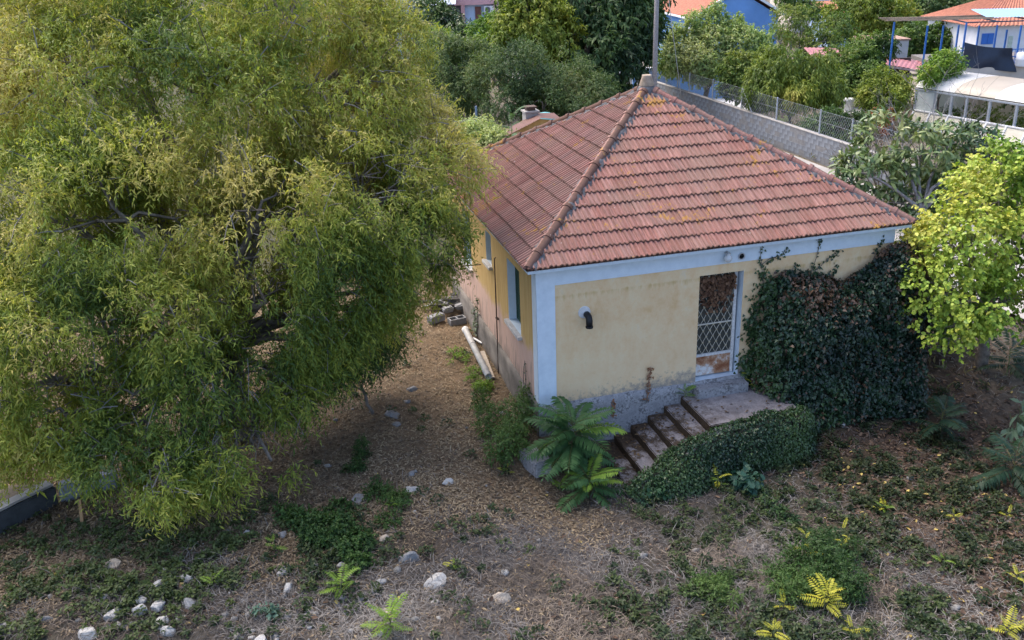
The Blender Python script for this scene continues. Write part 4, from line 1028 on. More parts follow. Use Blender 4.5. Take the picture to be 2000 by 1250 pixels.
# ---- person behind the fence
pp = at(1529, 236, 42.5); pz = float(gz(pp[0], pp[1]))
per = empty('person', (pp[0], pp[1], pz), -YAW+2.4, 'person in a yellow shirt and dark shorts standing behind the wire fence', 'person')
def skin_obj(name, verts, edges, radii, mat, parent, sub=1, root=0):
    me = bpy.data.meshes.new(name); me.from_pydata(verts, edges, []); o = link(name, me, parent, mat)
    md = o.modifiers.new('skin', 'SKIN'); md.use_smooth_shade = True
    for i, rr in enumerate(radii):
        sv = me.skin_vertices[0].data[i]; sv.radius = (rr, rr) if not hasattr(rr, '__len__') else rr; sv.use_root = (i == root)
    o.modifiers.new('subd', 'SUBSURF').render_levels = sub; return o
SKIN = plain('skin', (.35, .20, .14), .6, .1, 6)
bv = [(0, 0, .92), (0, 0, 1.12), (0, .01, 1.36), (0, .01, 1.46), (0, -.01, 1.56), (0, -.02, 1.66), (.10, 0, .86), (.11, -.02, .48), (.12, .02, .08), (.13, -.12, .03),
      (-.10, 0, .86), (-.11, -.03, .48), (-.12, .01, .08), (-.13, -.13, .03), (.19, .01, 1.38), (.25, .02, 1.12), (.22, -.12, .92), (-.19, .01, 1.38), (-.25, .02, 1.12), (-.23, -.10, .90)]
be = [(0, 1), (1, 2), (2, 3), (3, 4), (4, 5), (0, 6), (6, 7), (7, 8), (8, 9), (0, 10), (10, 11), (11, 12), (12, 13), (2, 14), (14, 15), (15, 16), (2, 17), (17, 18), (18, 19)]
br = [(.15, .11), (.13, .10), (.15, .10), .055, .085, .08, .09, .06, .045, .035, .09, .06, .045, .035, .055, .045, .03, .055, .045, .03]
skin_obj('body', bv, be, br, SKIN, per)
skin_obj('shirt', [(0, 0, .88), (0, 0, 1.12), (0, .01, 1.37), (.18, .01, 1.39), (.235, .02, 1.18), (-.18, .01, 1.39), (-.235, .02, 1.18), (0, .01, 1.44)], [(0, 1), (1, 2), (2, 3), (3, 4), (2, 5), (5, 6), (2, 7)],
         [(.175, .14), (.155, .125), (.17, .125), .078, .068, .078, .068, .08], plain('yellow_shirt', (.55, .52, .18), .9, .12, 12), per)
skin_obj('shorts', [(0, 0, .93), (.095, 0, .84), (.11, -.01, .55), (-.095, 0, .84), (-.11, -.01, .55)], [(0, 1), (1, 2), (0, 3), (3, 4)], [(.165, .13), .115, .09, .115, .09], plain('dark_shorts', (.02, .02, .025), .9), per)
MB().lathe([(0, .10), (.06, .085), (.093, .03), (.097, -.02), (.085, -.07), (.05, -.09)], 12, (0, .012, 1.655)).build('hair', plain('dark_hair', (.02, .015, .012), .8), per, True)

# ================================================================== NEIGHBOURING BUILDINGS
RH = np.array([math.cos(YAW), -math.sin(YAW), 0]); FH = np.array([math.sin(YAW), math.cos(YAW), 0])
class Fr:
    """a building frame: origin on the ground, x to the right and y away (turned by dr)"""
    def __init__(s, o, dr=0):
        s.o = np.array([o[0], o[1], 0.0]); s.rz = -YAW+dr; c, q = math.cos(s.rz), math.sin(s.rz)
        s.x = np.array([c, q, 0]); s.y = np.array([-q, c, 0])
    def l(s, p): d = np.array(p)-s.o; return np.array([d@s.x, d@s.y, p[2]])
    def onfront(s, px, py, y=0.0): return s.l(ray_plane(px, py, s.o+s.y*y, s.y))
REDROOF = plain('red_roof_tiles', (.42, .17, .11), .85, .25, 5)
def ribbed(a, b_, c_, d_, rib, amp, nv=2):
    """a-b along the eave, d-c along the top: sheet with half-round ribs running up the slope"""
    a, b_, c_, d_ = [np.array(p, float) for p in (a, b_, c_, d_)]
    n_ = max(2, int(np.linalg.norm(b_-a)/rib)); nn = np.cross(b_-a, d_-a); nn /= np.linalg.norm(nn)
    if nn[2] < 0: nn = -nn
    us = np.linspace(0, 1, n_*6+1); P = np.zeros((len(us), nv, 3))
    for j in range(nv):
        t = j/(nv-1); P[:, j] = (a+(b_-a)*us[:, None])*(1-t)+(d_+(c_-d_)*us[:, None])*t+nn*(np.abs(np.sin(us*n_*PI))*amp)[:, None]
    return MB().grid(P)
def win(m, x0, x1, z0, z1, y=-.02): return m.box(x0, x1, y-.03, y+.02, z0, z1)
# blue gabled house
A = at(1355, 37, 60); bf = Fr(A, .14)
BLUE = plain('blue_paint', (.15, .31, .62), .85, .12, .6)
WHT = plain('white_paint', (.72, .73, .75), .8, .1, 2)
bh = empty('house', bf.o, bf.rz, 'bright blue gabled house with red tiled roof behind the garden trees', 'house', 'houses behind the gardens')
ze = A[2]; zr = ze+1.75; wd = 6.1; dp = 9.0
m = MB(); m.poly([(.3, .3, -.8), (wd-.3, .3, -.8), (wd-.3, .3, ze-.05), (wd/2, .3, zr-.2), (.3, .3, ze-.05)])
m.poly([(.3, .3, -.8), (.3, dp, -.8), (.3, dp, ze-.05), (.3, .3, ze-.05)]).poly([(wd-.3, .3, -.8), (wd-.3, dp, -.8), (wd-.3, dp, ze-.05), (wd-.3, .3, ze-.05)])
m.poly([(.3, dp, -.8), (wd-.3, dp, -.8), (wd-.3, dp, ze-.05), (wd/2, dp, zr-.2), (.3, dp, ze-.05)]).build('wall', BLUE, bh)
rb_ = ribbed((0, .08, ze), (0, dp+.2, ze), (wd/2, dp+.2, zr), (wd/2, .08, zr), .25, .06).build('roof', REDROOF, bh, True)
ribbed((wd, .08, ze), (wd, dp+.2, ze), (wd/2, dp+.2, zr), (wd/2, .08, zr), .25, .06).build('roof', REDROOF, bh, True)
m = MB(); m.beam((-.05, .03, ze+.0), (wd/2, .03, zr+.04), .12, .14).beam((wd+.05, .03, ze), (wd/2, .03, zr+.04), .12, .14).build('bargeboard', WHT, bh)
MB().beam((-.06, 0, ze-.04), (-.06, dp, ze-.04), .14, .10).build('gutter', WHT, bh)
def ac_unit(parent, x, y, z, nd=(0, -1, 0), s=1.0):
    """outdoor unit: case, fan ring"""
    nd = Vector(nd); m = MB(); rt = Vector((0, 0, 1)).rotation_difference(Vector((0, 0, 1)))
    if abs(nd.y) > .5: m.box(x-.4*s, x+.4*s, y-.3*s, y, z-.28*s, z+.28*s); c_ = (x-.12*s, y-.301*s, z); ax = (0, -1, 0)
    else: m.box(x-.3*s, x, y-.4*s, y+.4*s, z-.28*s, z+.28*s); c_ = (x-.301*s, y+.08*s, z); ax = (-1, 0, 0)
    o = m.build('air_conditioner', plain('ac_white', (.68, .70, .72), .6, .08, 4), parent, bevel=.02)
    MB().lathe([(.21*s, 0), (.21*s, .015), (.17*s, .016), (.165*s, .004), (.05*s, .003), (.05*s, .02), (0, .021)], 18, c_, ax).build('fan_grille', plain('ac_dark', (.12, .13, .14), .6), o)
ac_unit(bh, .30, 1.1, ze-.75, (-1, 0, 0), 1.1)
MB().poly([(0.0, 0, 0)]) if False else None
# low blue garden wall at the foot of the blue house
q0, q1 = at(1236, 168, 55), at(1294, 168, 55); lf = Fr(q0, 0)
lw = empty('garden_wall', lf.o, lf.rz, 'low blue painted garden wall behind the roof peak', 'wall')
zt = at(1240, 134, 55)[2]
MB().box(0, 6.5, 0, .2, -.8, zt).build('wall', BLUE, lw); MB().box(-.03, 6.5, -.03, .23, zt+.002, zt+.07).build('coping', WHT, lw)
q0 = at(1180, 170, 52); lf = Fr(q0, 0); lw = empty('garden_wall', lf.o, lf.rz, 'white garden wall glimpsed under the tall dark tree', 'wall')
zt = at(1200, 146, 52)[2]; MB().box(0, 1.55, 0, .2, -.8, zt).build('wall', WHT, lw); MB().box(-.02, 1.57, -.03, .23, zt+.002, zt+.06).build('coping', CONC_PALE, lw)
# second gable behind
A = at(1296, 11, 78); f2 = Fr(A, .14); h2 = empty('house', f2.o, f2.rz, 'blue gabled roof corner farther back beside the wooden pole', 'house', 'houses behind the gardens')
ze = A[2]; wd = 7; zr = ze+2; m = MB(); m.poly([(.2, .3, -.8), (wd, .3, -.8), (wd, .3, ze), (wd/2, .3, zr), (.2, .3, ze-.05)]).poly([(.2, .3, -.8), (.2, 9, -.8), (.2, 9, ze), (.2, .3, ze)]).build('wall', BLUE, h2)
ribbed((0, 0, ze), (0, 9, ze), (wd/2, 9, zr), (wd/2, 0, zr), .28, .06).build('roof', REDROOF, h2, True); MB().beam((-.05, -.05, ze), (wd/2, -.05, zr), .12, .16).build('bargeboard', WHT, h2)
# pink and pale blue house, upper left
PINK = plain('pink_paint', (.56, .33, .34), .85, .1, 1.5); PBLUE = plain('pale_blue_paint', (.42, .55, .72), .85, .08, 1.5); BROWN = plain('brown_door', (.17, .075, .06), .7, .2, 6); DIMW = plain('shaded_opening', (.10, .10, .13), .6, .2, 3)
A = at(785, 60, 68); pf = Fr(A, 0); ph_ = empty('house', pf.o, pf.rz, 'pale blue house with pink beams and brown doors at the top behind the citrus trees', 'house', 'houses behind the gardens')
X = lambda px, y=0.0: pf.onfront(px, 30, y)[0]; Zz = lambda px, py, y=0.0: pf.onfront(px, py, y)[2]
x0, x1 = X(770), X(1015)
MB().box(x0, x1, .5, 8, -.8, Zz(900, -60)).build('wall', PBLUE, ph_)
MB().box(X(888), x1, .02, .49, Zz(940, 9), Zz(940, -6)).build('beam', PINK, ph_)
for pxa, pxb in ((901, 908), (965, 973)): MB().box(X(pxa), X(pxb), .06, .46, -.8, Zz(905, 9)-.004).build('column', PINK, ph_)
MB().box(X(862), X(900), .40, .495, Zz(880, 60), Zz(880, 9)).build('opening', DIMW, ph_)
for pxa, pxb in ((928, 940), (948, 957), (974, 985)): MB().box(X(pxa), X(pxb), .42, .495, Zz(930, 62), Zz(930, 14)).build('door', BROWN, ph_)
aw = MB(); aw.poly([(X(812), -1.6, Zz(815, 11, -1.6)), (X(893), -1.6, Zz(890, 8, -1.6)), (X(893), .5, Zz(890, -12, .5)), (X(812), .5, Zz(815, -12, .5))]); aw.build('awning', plain('white_blue_awning', (.52, .57, .70), .8, .08, 2), ph_)
ac_unit(ph_, X(956), .42, Zz(956, 19), (0, -1, 0), .95)
rl = MB()
for k in range(15): rl.beam((X(950)+k*.12, -.02, Zz(950, 52)), (X(950)+k*.12, -.02, Zz(950, 38)), .025)
rl.beam((X(950), -.02, Zz(950, 38)), (X(950)+1.7, -.02, Zz(950, 38)), .04).build('railing', WHT, ph_)
# white house with red roof and blue shutters, right
A = at(1905, 95, 56); wf = Fr(A, 0); wh = empty('house', wf.o, wf.rz, 'white house with blue shutters and red tiled roof behind the pergola frame', 'house', 'houses behind the gardens')
X = lambda px, y=0.0: wf.onfront(px, 60, y)[0]; Zz = lambda px, py, y=0.0: wf.onfront(px, py, y)[2]
wx1 = X(2090); MB().box(0, wx1, 0, 7, -.8, Zz(1950, 50)).build('wall', WHT, wh)
ze = Zz(1950, 50); ribbed((-.4, -.4, ze), (wx1, -.4, ze), (wx1, 3.5, ze+1.5), (2.9, 3.5, ze+1.5), .25, .06).build('roof', REDROOF, wh, True)
ribbed((-.4, 7.4, ze), (-.4, -.4, ze), (2.9, 3.5, ze+1.5), (2.91, 3.6, ze+1.5), .25, .05).build('roof', REDROOF, wh, True)
sx0, sx1, sz0, sz1 = X(1919), X(1942), Zz(1930, 86), Zz(1930, 65)
for a, b_ in ((sx0, (sx0+sx1)/2-.012), ((sx0+sx1)/2+.012, sx1)):
    s_ = MB().box(a, b_, -.07, -.005, sz0, sz1); s_.build('shutter', plain('bright_blue_paint', (.045, .17, .55), .6, .1, 4), wh)
MB().box(sx1+.08, sx1+.2, -.06, -.005, sz0-.6, sz1+.1).build('window_post', WHT, wh)
MB().box(X(1972), X(1980), -.05, -.005, Zz(1975, 93), Zz(1975, 70)).build('door', plain('pale_green_door', (.5, .58, .5), .7), wh)
# white pillar house, far
A = at(1548, 45, 88); f3 = Fr(A, 0); h3 = empty('house', f3.o, f3.rz, 'white and cream house fragments with a tall white pillar far behind the gardens', 'house', 'houses behind the gardens')
X = lambda px, y=0.0: f3.onfront(px, 20, y)[0]; Zz = lambda px, py, y=0.0: f3.onfront(px, py, y)[2]
MB().box(X(1548), X(1690), .3, 8, -.8, Zz(1570, -8)).build('wall', plain('cream_paint', (.62, .55, .47), .85, .08, 1), h3)
MB().box(X(1606), X(1624), -.2, .298, -.8, Zz(1610, 4)).build('pillar', WHT, h3); MB().box(X(1606)-.05, X(1624)+.05, -.22, .298, Zz(1610, 3.8), Zz(1610, -4)).build('window', DIMW, h3)
MB().box(X(1548)-.3, X(1690)+.3, -.35, .297, Zz(1570, 2), Zz(1570, -3)).build('balcony', WHT, h3)
A = at(1624, 50, 76); f4 = Fr(A, .3); h4 = empty('house', f4.o, f4.rz, 'small pale blue outhouse with red lean roof among the trees', 'outhouse', 'houses behind the gardens')
zt = at(1640, 30, 76)[2]; MB().box(0, 1.6, 0, 3, -.8, zt).build('wall', PBLUE, h4); ribbed((-.2, -.3, zt), (1.9, -.3, zt), (1.9, 3, zt+.9), (-.2, 3, zt+.9), .25, .05).build('roof', REDROOF, h4, True)
# annex roof and chimney just behind the left hip
A = at(1057, 231, 28.5); fa = Fr((A[0], A[1]), .25); an = empty('shed', fa.o, fa.rz, 'low shed with faded maroon roof and chimney behind the left hip of the roof', 'shed')
za = A[2]; l0 = fa.l(at(985, 268, 27.6)); r0 = np.array([.7, .2, l0[2]+.2])
MAROON = plain('maroon_sheet', (.15, .075, .06), .7, .2, 3)
ribbed(l0, l0+np.array([.35, 1.1, 0]), np.array([.1, .9, za]), np.array([0, 0, za]), .2, .02).build('roof', MAROON, an, True)
ribbed(r0, r0+np.array([.1, 1.1, 0]), np.array([.1, .9, za]), np.array([0, 0, za]), .2, .02).build('roof', MAROON, an, True)
MB().poly([(l0[0]+.15, .15, -.1), (r0[0]-.15, .25, -.1), (r0[0]-.15, .25, r0[2]-.03), (0, .2, za-.05), (l0[0]+.15, .15, l0[2]-.03)]).poly([(l0[0]+.15, .15, -.1), (l0[0]+.4, 1.0, -.1), (l0[0]+.4, 1.0, l0[2]-.03), (l0[0]+.15, .15, l0[2]-.03)]).build('wall', SIDE, an)
c0 = fa.l(at(1036, 236, 29.2)); zt = at(1036, 217, 29.2)[2]
ch = MB().box(c0[0]-.2, c0[0]+.2, c0[1]-.2, c0[1]+.2, za-1.2, zt).box(c0[0]-.24, c0[0]+.24, c0[1]-.24, c0[1]+.24, zt+.002, zt+.05).build('chimney', CONC_PALE, an)
zc = at(1036, 205, 29.2)[2]; MB().box(c0[0]-.13, c0[0]+.13, c0[1]-.13, c0[1]+.13, zt+.052, zc-.05).box(c0[0]-.17, c0[0]+.17, c0[1]-.17, c0[1]+.17, zc-.045, zc).build('cowl', IRON, ch)
q = at(1056, 224, 30.5); tp = empty('tarpaulin', (q[0], q[1], q[2]-.5), .2, 'turquoise sheet showing behind the chimney', 'tarpaulin')
u = np.linspace(-1, 1, 18); Pq = np.array([[(a*.45, b_*.4, .45+.12*math.sin(a*4+b_*3)-.25*b_*b_) for b_ in u] for a in u]); MB().grid(Pq).build('sheet', plain('turquoise_sheet', (.10, .36, .38), .5, .1, 3), tp, True)
MB().box(-.4, .4, -.3, .3, -float(q[2])+.6, .15).build('stack', plain('covered_stack', (.16, .13, .10), .9), tp)

# ---- maroon shed, grey outhouse
A = at(1728, 126, 50); sf = Fr(A, 0); sh_ = empty('shed', sf.o, sf.rz, 'lean-to shed with maroon metal roof on timber posts', 'shed')
Q = lambda px, py, y: sf.onfront(px, py, y)
a_, b_, c_, d_ = Q(1726, 126, 0), Q(1803, 138, 0), Q(1815, 122, 1.9), Q(1733, 111, 1.9)
ribbed(a_, b_, c_, d_, .22, .03).build('roof', plain('maroon_metal', (.36, .14, .15), .55, .12, 2), sh_, True)
MB().beam(a_-np.array([0, .03, .06]), b_-np.array([0, .03, .06]), .05, .10).build('fascia', plain('pale_pink_fascia', (.55, .40, .38), .7), sh_)
TIMB = plain('grey_timber', (.27, .25, .25), .9, .3, 12)
for px in (1745, 1776, 1798):
    q = Q(px, 140, .25); MB().box(q[0]-.07, q[0]+.07, .18, .32, -.8, q[2]-.05).build('post', TIMB, sh_)
q = Q(1772, 143, .25); MB().box(q[0]-.2, q[0]+.75, .16, .34, q[2]-.18, q[2]-.052).build('beam', TIMB, sh_)
MB().box(a_[0], b_[0], 1.7, 1.8, -.8, d_[2]-.06).build('back_wall', plain('shed_boards', (.07, .055, .05), .9), sh_)
l2, r2, zt, zb = Q(1598, 96, .3)[0], Q(1664, 118, .3)[0], Q(1640, 96, 1.6)[2], Q(1640, 116, 0)[2]
t2 = empty('shed', sf.o+sf.x*l2+sf.y*1, sf.rz, 'second maroon roofed shed partly hidden under the garden trees', 'shed'); wl = r2-l2
ribbed((0, 0, zb), (wl, 0, zb-.1), (wl, 1.8, zt-.1), (0, 1.8, zt), .22, .03).build('roof', plain('maroon_metal', (.36, .14, .15), .55), t2, True); MB().box(.1, wl-.1, .3, 1.7, -.8, zb-.12).build('wall', plain('shed_boards', (.07, .055, .05), .9), t2)
A = at(1696, 110, 57); of = Fr(A, .05); oh = empty('outhouse', of.o, of.rz, 'flat grey concrete outhouse left of the blue pergola posts', 'outhouse')
xb = of.onfront(1772, 108)[0]; zt = of.onfront(1735, 80)[2]
MB().box(0, xb, 0, 2.5, -.8, zt).build('wall', plain('grey_render', (.46, .46, .46), .9, .12, 1.2), oh); MB().box(-.08, xb+.08, -.08, 2.6, zt+.002, zt+.09).build('roof_slab', plain('rusty_slab', (.34, .22, .17), .9, .2, 3), oh)

# ---- terrace, pergola, tarp
A = at(1872, 134, 47); tf = Fr(A, -.06); te = empty('terrace', tf.o, tf.rz, 'raised terrace with plain beige wall above the greenhouse', 'terrace')
Q = lambda px, py, y=0: tf.onfront(px, py, y)
zt = Q(1880, 132)[2]; BEIGE = plain('beige_wall', (.46, .41, .36), .9, .1, 1.5)
MB().box(-.1, 9, 0, .3, -.8, zt).build('wall', BEIGE, te); MB().box(-.1, 9, .302, 6.5, zt-.35, zt-.12).build('floor', plain('terrace_floor', (.17, .155, .145), .9), te)
MB().box(-.099, .2, .51, 6.4, -.8, zt-.355).build('side_wall', BEIGE, te)
BPOST = plain('blue_post_paint', (.035, .14, .42), .55, .15, 5)
pg = empty('pergola', tf.o, tf.rz, 'blue steel pergola with weathered reed and timber slats on top', 'pergola')
tops = []
for px, pyt, pyb, y in ((1747, 43, 108, .9), (1812, 50, 114, 1.1), (1843, 50, 112, 1.6), (1873, 49, 104, 2.6), (1888, 44, 130, .25), (1913, 50, 100, 2.6), (1948, 49, 104, 1.0), (1995, 50, 140, .25), (1967, 58, 100, 2.8)):
    a, b_ = Q(px, pyt, y), Q(px-6, pyb, y); tops.append(a)
    MB().beam((a[0], y, zt-.12 if a[0] > 0 else -.8), (a[0], y, a[2]), .075, .075).build('post', BPOST, pg)
zp = Q(1747, 43, .9)[2]
sl_ = np.array([Q(1747, 43, .9)[0]-.2, .8]); xr = Q(1960, 40, .9)[0]
for k in range(13):
    y = .75+k*.17; r_ = random.Random(k)
    MB().beam((sl_[0]+r_.uniform(-.2, .2), y, zp+.03+r_.uniform(-.02, .05)), (xr*(.78+.2*r_.random()), y+r_.uniform(-.15, .15), zp+.03+r_.uniform(-.03, .06)), .05, .03).build('slat', plain('weathered_slat', (.25, .19, .14), .9, .3, 8), pg)
zf = Q(1888, 44, .25)[2]
for (xa, ya, xb, yb_) in ((Q(1888, 44, .25)[0], .25, Q(2060, 50, .25)[0], .25), (Q(1888, 44, .25)[0], .25, Q(1888, 44, .25)[0], 3.2), (Q(1950, 44, .25)[0], .25, Q(1950, 44, .25)[0], 3.2), (Q(2020, 44, .25)[0], .25, Q(2020, 44, .25)[0], 3.2), (Q(1888, 44, .25)[0], 3.2, Q(2060, 50, .25)[0], 3.2)):
    MB().beam((xa, ya, zf), (xb, yb_, zf), .06, .06).build('rail', plain('dark_rail', (.05, .06, .09), .6), pg)
ribbed((Q(1915, 47, 2)[0], 1.2, zf+.1), (Q(2080, 47, 2)[0], 1.2, zf+.08), (Q(2080, 47, 2)[0], 3.4, zf+.3), (Q(1915, 47, 2)[0], 3.4, zf+.34), .15, .03).build('canopy', plain('blue_plastic_sheet', (.22, .40, .62), .5, .08, 2), pg, True)
rl = MB()
for z in (.15, .45, .8): rl.beam((Q(1860, 120, .12)[0], .15, zt+z), (Q(2080, 130, .12)[0], .15, zt+z), .04)
for k in range(60):
    x = Q(1868, 120, .12)[0]+k*.14; rl.beam((x, .15, zt-.1), (x, .15, zt+.8), .022)
rl.build('railing', BPOST, pg)
ta = empty('tarpaulin', tf.o, tf.rz, 'dark navy tarpaulin hung over the terrace railing', 'tarpaulin')
c00, c10, c11, c01 = Q(1879, 131, .05), Q(1983, 140, .05), Q(1975, 93, .05), Q(1882, 82, .05)
u = np.linspace(0, 1, 30); Pq = np.zeros((30, 16, 3))
for i, a in enumerate(u):
    for j, b_ in enumerate(np.linspace(0, 1, 16)):
        p = (c00*(1-a)+c10*a)*(1-b_)+(c01*(1-a)+c11*a)*b_; p = p+np.array([0, 0, -.10*math.sin(PI*a)*b_])
        p[1] = -.03+.07*math.sin(3*(a*1.8+b_*1.6))*(.3+.7*a)-.05*math.sin(9*(a-b_*.7)); Pq[i, j] = p
MB().grid(Pq).build('sheet', plain('navy_tarp', (.012, .022, .045), .55, .2, 3, spec=.4), ta, True)
q = Q(1996, 138, .0); bt = empty('barrel', tf.o+tf.x*q[0]+np.array([0, 0, zt]), 0, 'white drum standing on the terrace at the right edge', 'barrel')
MB().lathe([(.36, 0), (.38, .04), (.36, .3), (.38, .34), (.36, .38), (.36, .62), (.30, .66), (0, .66)], 18).build('body', WHT, bt, True)

# ---- greenhouse
Ga, Gb = gp(1770, 250), gp(2010, 297); gd = (Gb-Ga); gd[2] = 0; ang = math.atan2(gd[1], gd[0])
gf = Fr(Ga, ang+YAW); g0 = float(gz(Ga[0], Ga[1])); GW = 6.5
gh = empty('greenhouse', gf.o, gf.rz, 'small greenhouse with white vaulted sheet roof and cream panel apron', 'greenhouse')
Q = lambda px, py, y=0: gf.onfront(px, py, y)
za = Q(1787, 215, .45)[2]; zv = Q(1790, 174, .45)[2]
ALU = plain('grey_aluminium', (.36, .40, .45), .5, .12, 6, metal=.3)
def sheet_mat(name, c):
    m, n, b = new_mat(name); f = ramp(n, noise(n, 1.5, 4, .6, coords(n)), [(.3, tuple(x*.9 for x in c)), (.7, c)])
    n.links.new(f, b.inputs['Base Color']); b.inputs['Roughness'].default_value = .4
    t = n.nodes.new('ShaderNodeBsdfTranslucent'); n.links.new(f, t.inputs['Color']); mx = n.nodes.new('ShaderNodeMixShader'); mx.inputs[0].default_value = .35
    n.links.new(b.outputs[0], mx.inputs[1]); n.links.new(t.outputs[0], mx.inputs[2])
    n.links.new(mx.outputs[0], [x for x in n.nodes if x.type == 'OUTPUT_MATERIAL'][0].inputs[0]); return m
SHW = sheet_mat('white_polycarbonate', (.80, .81, .82)); SHB = sheet_mat('aged_cream_polycarbonate', (.58, .51, .42)); CRM = plain('cream_panel', (.54, .51, .42), .6, .08, 3)
xs = [Q(px, 190, .45)[0] for px in (1788, 1862, 1942)]+[GW]
for k in range(3):
    n_ = 14; Pq = np.zeros((2, n_, 3)); x0, x1 = xs[k]-(.06 if k == 0 else 0), xs[k+1]
    for j in range(n_):
        t = PI*(.03+.94*j/(n_-1)); y = .45+2.1*(1-math.cos(t)); z = zv+.62*math.sin(t)**.8
        Pq[0, j] = (x0+.004*k, y, z+.008*(k % 2)); Pq[1, j] = (x1+.03, y, z+.008*(k % 2))
    MB().grid(Pq).build('roof_sheet', (SHW, SHB, SHW)[k], gh, True)
n_ = 14; arc = [(xs[0], .45+2.1*(1-math.cos(PI*j/(n_-1))), zv+.61*math.sin(PI*j/(n_-1))**.8) for j in range(n_)]
MB().poly([(xs[0], .47, g0)]+[(xs[0], p[1], p[2]) for p in arc]+[(xs[0], 4.63, g0)]).build('end_wall', plain('pale_green_sheet', (.50, .55, .52), .5, .08, 2), gh)
MB().box(xs[0]+.05, GW, 4.55, 4.6, g0, zv).build('back_wall', CRM, gh)
pxs = [Q(px, 190, .45)[0] for px in (1789, 1827, 1860, 1890, 1936, 1990)]+[GW]
for k, x in enumerate(pxs): MB().box(x-.05, x+.05, .40, .50, g0, zv-.03).build('post', ALU, gh)
MB().beam((xs[0]-.05, .44, zv), (GW, .44, zv), .09, .07).build('eaves_rail', ALU, gh)
MB().box(pxs[0]+.06, pxs[1]-.06, .43, .46, za, zv-.04).build('window_pane', plain('dull_glass', (.52, .57, .57), .35, .08, 3, spec=.5), gh)
ax = [Q(px, 232, .25)[0] for px in (1780, 1812, 1848, 1885, 1925, 1965, 2005)]+[GW]
for k in range(len(ax)-1):
    a, b_ = ax[k], ax[k+1]
    MB().poly([(a+.04, .0, g0+.03), (b_-.04, 0, g0+.03), (b_-.04, .37, za), (a+.04, .37, za)]).build('apron_panel', CRM, gh)
    MB().beam((a, -.02, g0), (a, .36, za+.02), .07, .06).build('apron_bar', WHT, gh)
MB().beam((ax[0], .36, za+.02), (GW, .36, za+.02), .07, .06).build('apron_rail', WHT, gh)
cb = empty('crop_plants', gf.o+gf.x*(pxs[3])+gf.y*2+np.array([0, 0, g0]), 0, 'leafy crop plants growing inside the greenhouse', 'plants')
o_ = gf.o+np.array([0, 0, g0+.55]); cl_ = [tuple(o_+gf.x*(pxs[1]+.4+k*.62)+gf.y*(1.6+.9*(k % 3)))+(.6, .6, .55) for k in range(8)]
crown('foliage', cb, cl_, 5000, .14, .07, GRN, seed=66, tone=.4, gap=.3)
dr = gp(1950, 262); q = gf.o+gf.x*Q(1916, 238, .3)[0]+gf.y*.42
# ---- white drum on slab
q = at(1658, 207, 46); zq = at(1658, 217, 46)[2]; zt = at(1658, 192, 46)[2]
br_ = empty('barrel', (q[0], q[1], zq), 0, 'white plastic barrel on a grey slab left of the greenhouse', 'barrel'); hh = zt-zq
MB().lathe([(.22, 0), (.24, .03), (.24, hh*.75), (.27, hh*.78), (.27, hh), (.24, hh+.02), (0, hh+.02)], 18).build('body', WHT, br_, True)
sb = empty('concrete_slab', (q[0]+.5, q[1]-.1, zq), -YAW, 'grey concrete slab under the white barrel', 'slab'); MB().box(-1.1, 1.5, -.7, .9, -.9, -.004).build('slab', plain('yard_concrete', (.5, .5, .5), .9), sb)

# ================================================================== THINGS ON THE GROUND
# old cistern walls at the lower left
DCON = plain('dark_concrete', (.05, .055, .06), .95, .3, 4, bmp=.5)  # near-black concrete, much darker than the adjoining cistern wall
p1, p2, p3 = on_z(-60, 1035, .30), on_z(108, 948, .34), on_z(228, 926, .28)
ci = empty('cistern_wall', (p2[0], p2[1], 0), 0, 'low concrete cistern wall with an open corner at the lower left, dark inside', 'wall')
o_ = np.array([p2[0], p2[1], 0])
def wall_seg(name, a, b_, th, z0, z1, mat, par, o):
    d = nrm(np.array([b_[0]-a[0], b_[1]-a[1]])); n2 = np.array([-d[1], d[0]])*th
    m = MB(); c = [a[:2]-o[:2], b_[:2]-o[:2], b_[:2]+n2-o[:2], a[:2]+n2-o[:2]]
    B = [(*q, z0) for q in c]; T = [(*q, z1) for q in c]
    m.poly(B[::-1]).poly(T)
    for k in range(4): m.poly([B[k], B[(k+1) % 4], T[(k+1) % 4], T[k]])
    return slab(m, name, par, mat, (0, 0, 0), .015, 6, .02)
wall_seg('wall', p1, p2, .2, -.9, .32, DCON, ci, o_)
wall_seg('wall', p2+np.array([.02, .03, 0]), p3, .2, -.9, .30, plain('blue_grey_concrete', (.20, .22, .26), .9, .2, 3), ci, o_)
wall_seg('coping', p1+np.array([-.02, .02, 0]), p2+np.array([-.02, .02, 0]), .24, .325, .37, CONC_PALE, ci, o_)
m = MB(); u = np.linspace(0, 1, 30)
Pq = np.array([[(p1[:2]+(p2[:2]-p1[:2])*a+np.array([-.12-b_*5, .15+b_*1.2]))-o_[:2] for b_ in u] for a in u])
zq = .30+(fbm(np.concatenate([Pq, 0*Pq[..., :1]], -1)*2, 3)-.5)*.12-.5*sstep(.7, 1, u)[None, :]
bank = MB().grid(np.concatenate([Pq, zq[..., None]], -1)).build('soil_bank', plain('dry_soil', (.16, .125, .09), .95, .35, 8, bmp=.6), None, True)
bank.location = tuple(o_); tag(bank, kind='structure')
q = gp(160, 1025); st = empty('stake', q, .3, 'short tan wooden stake in the dark corner by the cistern wall', 'stake')
MB().beam((0, 0, -.1), (.06, .1, .42), .05, .03).build('board', plain('tan_wood', (.36, .22, .11), .8), st)
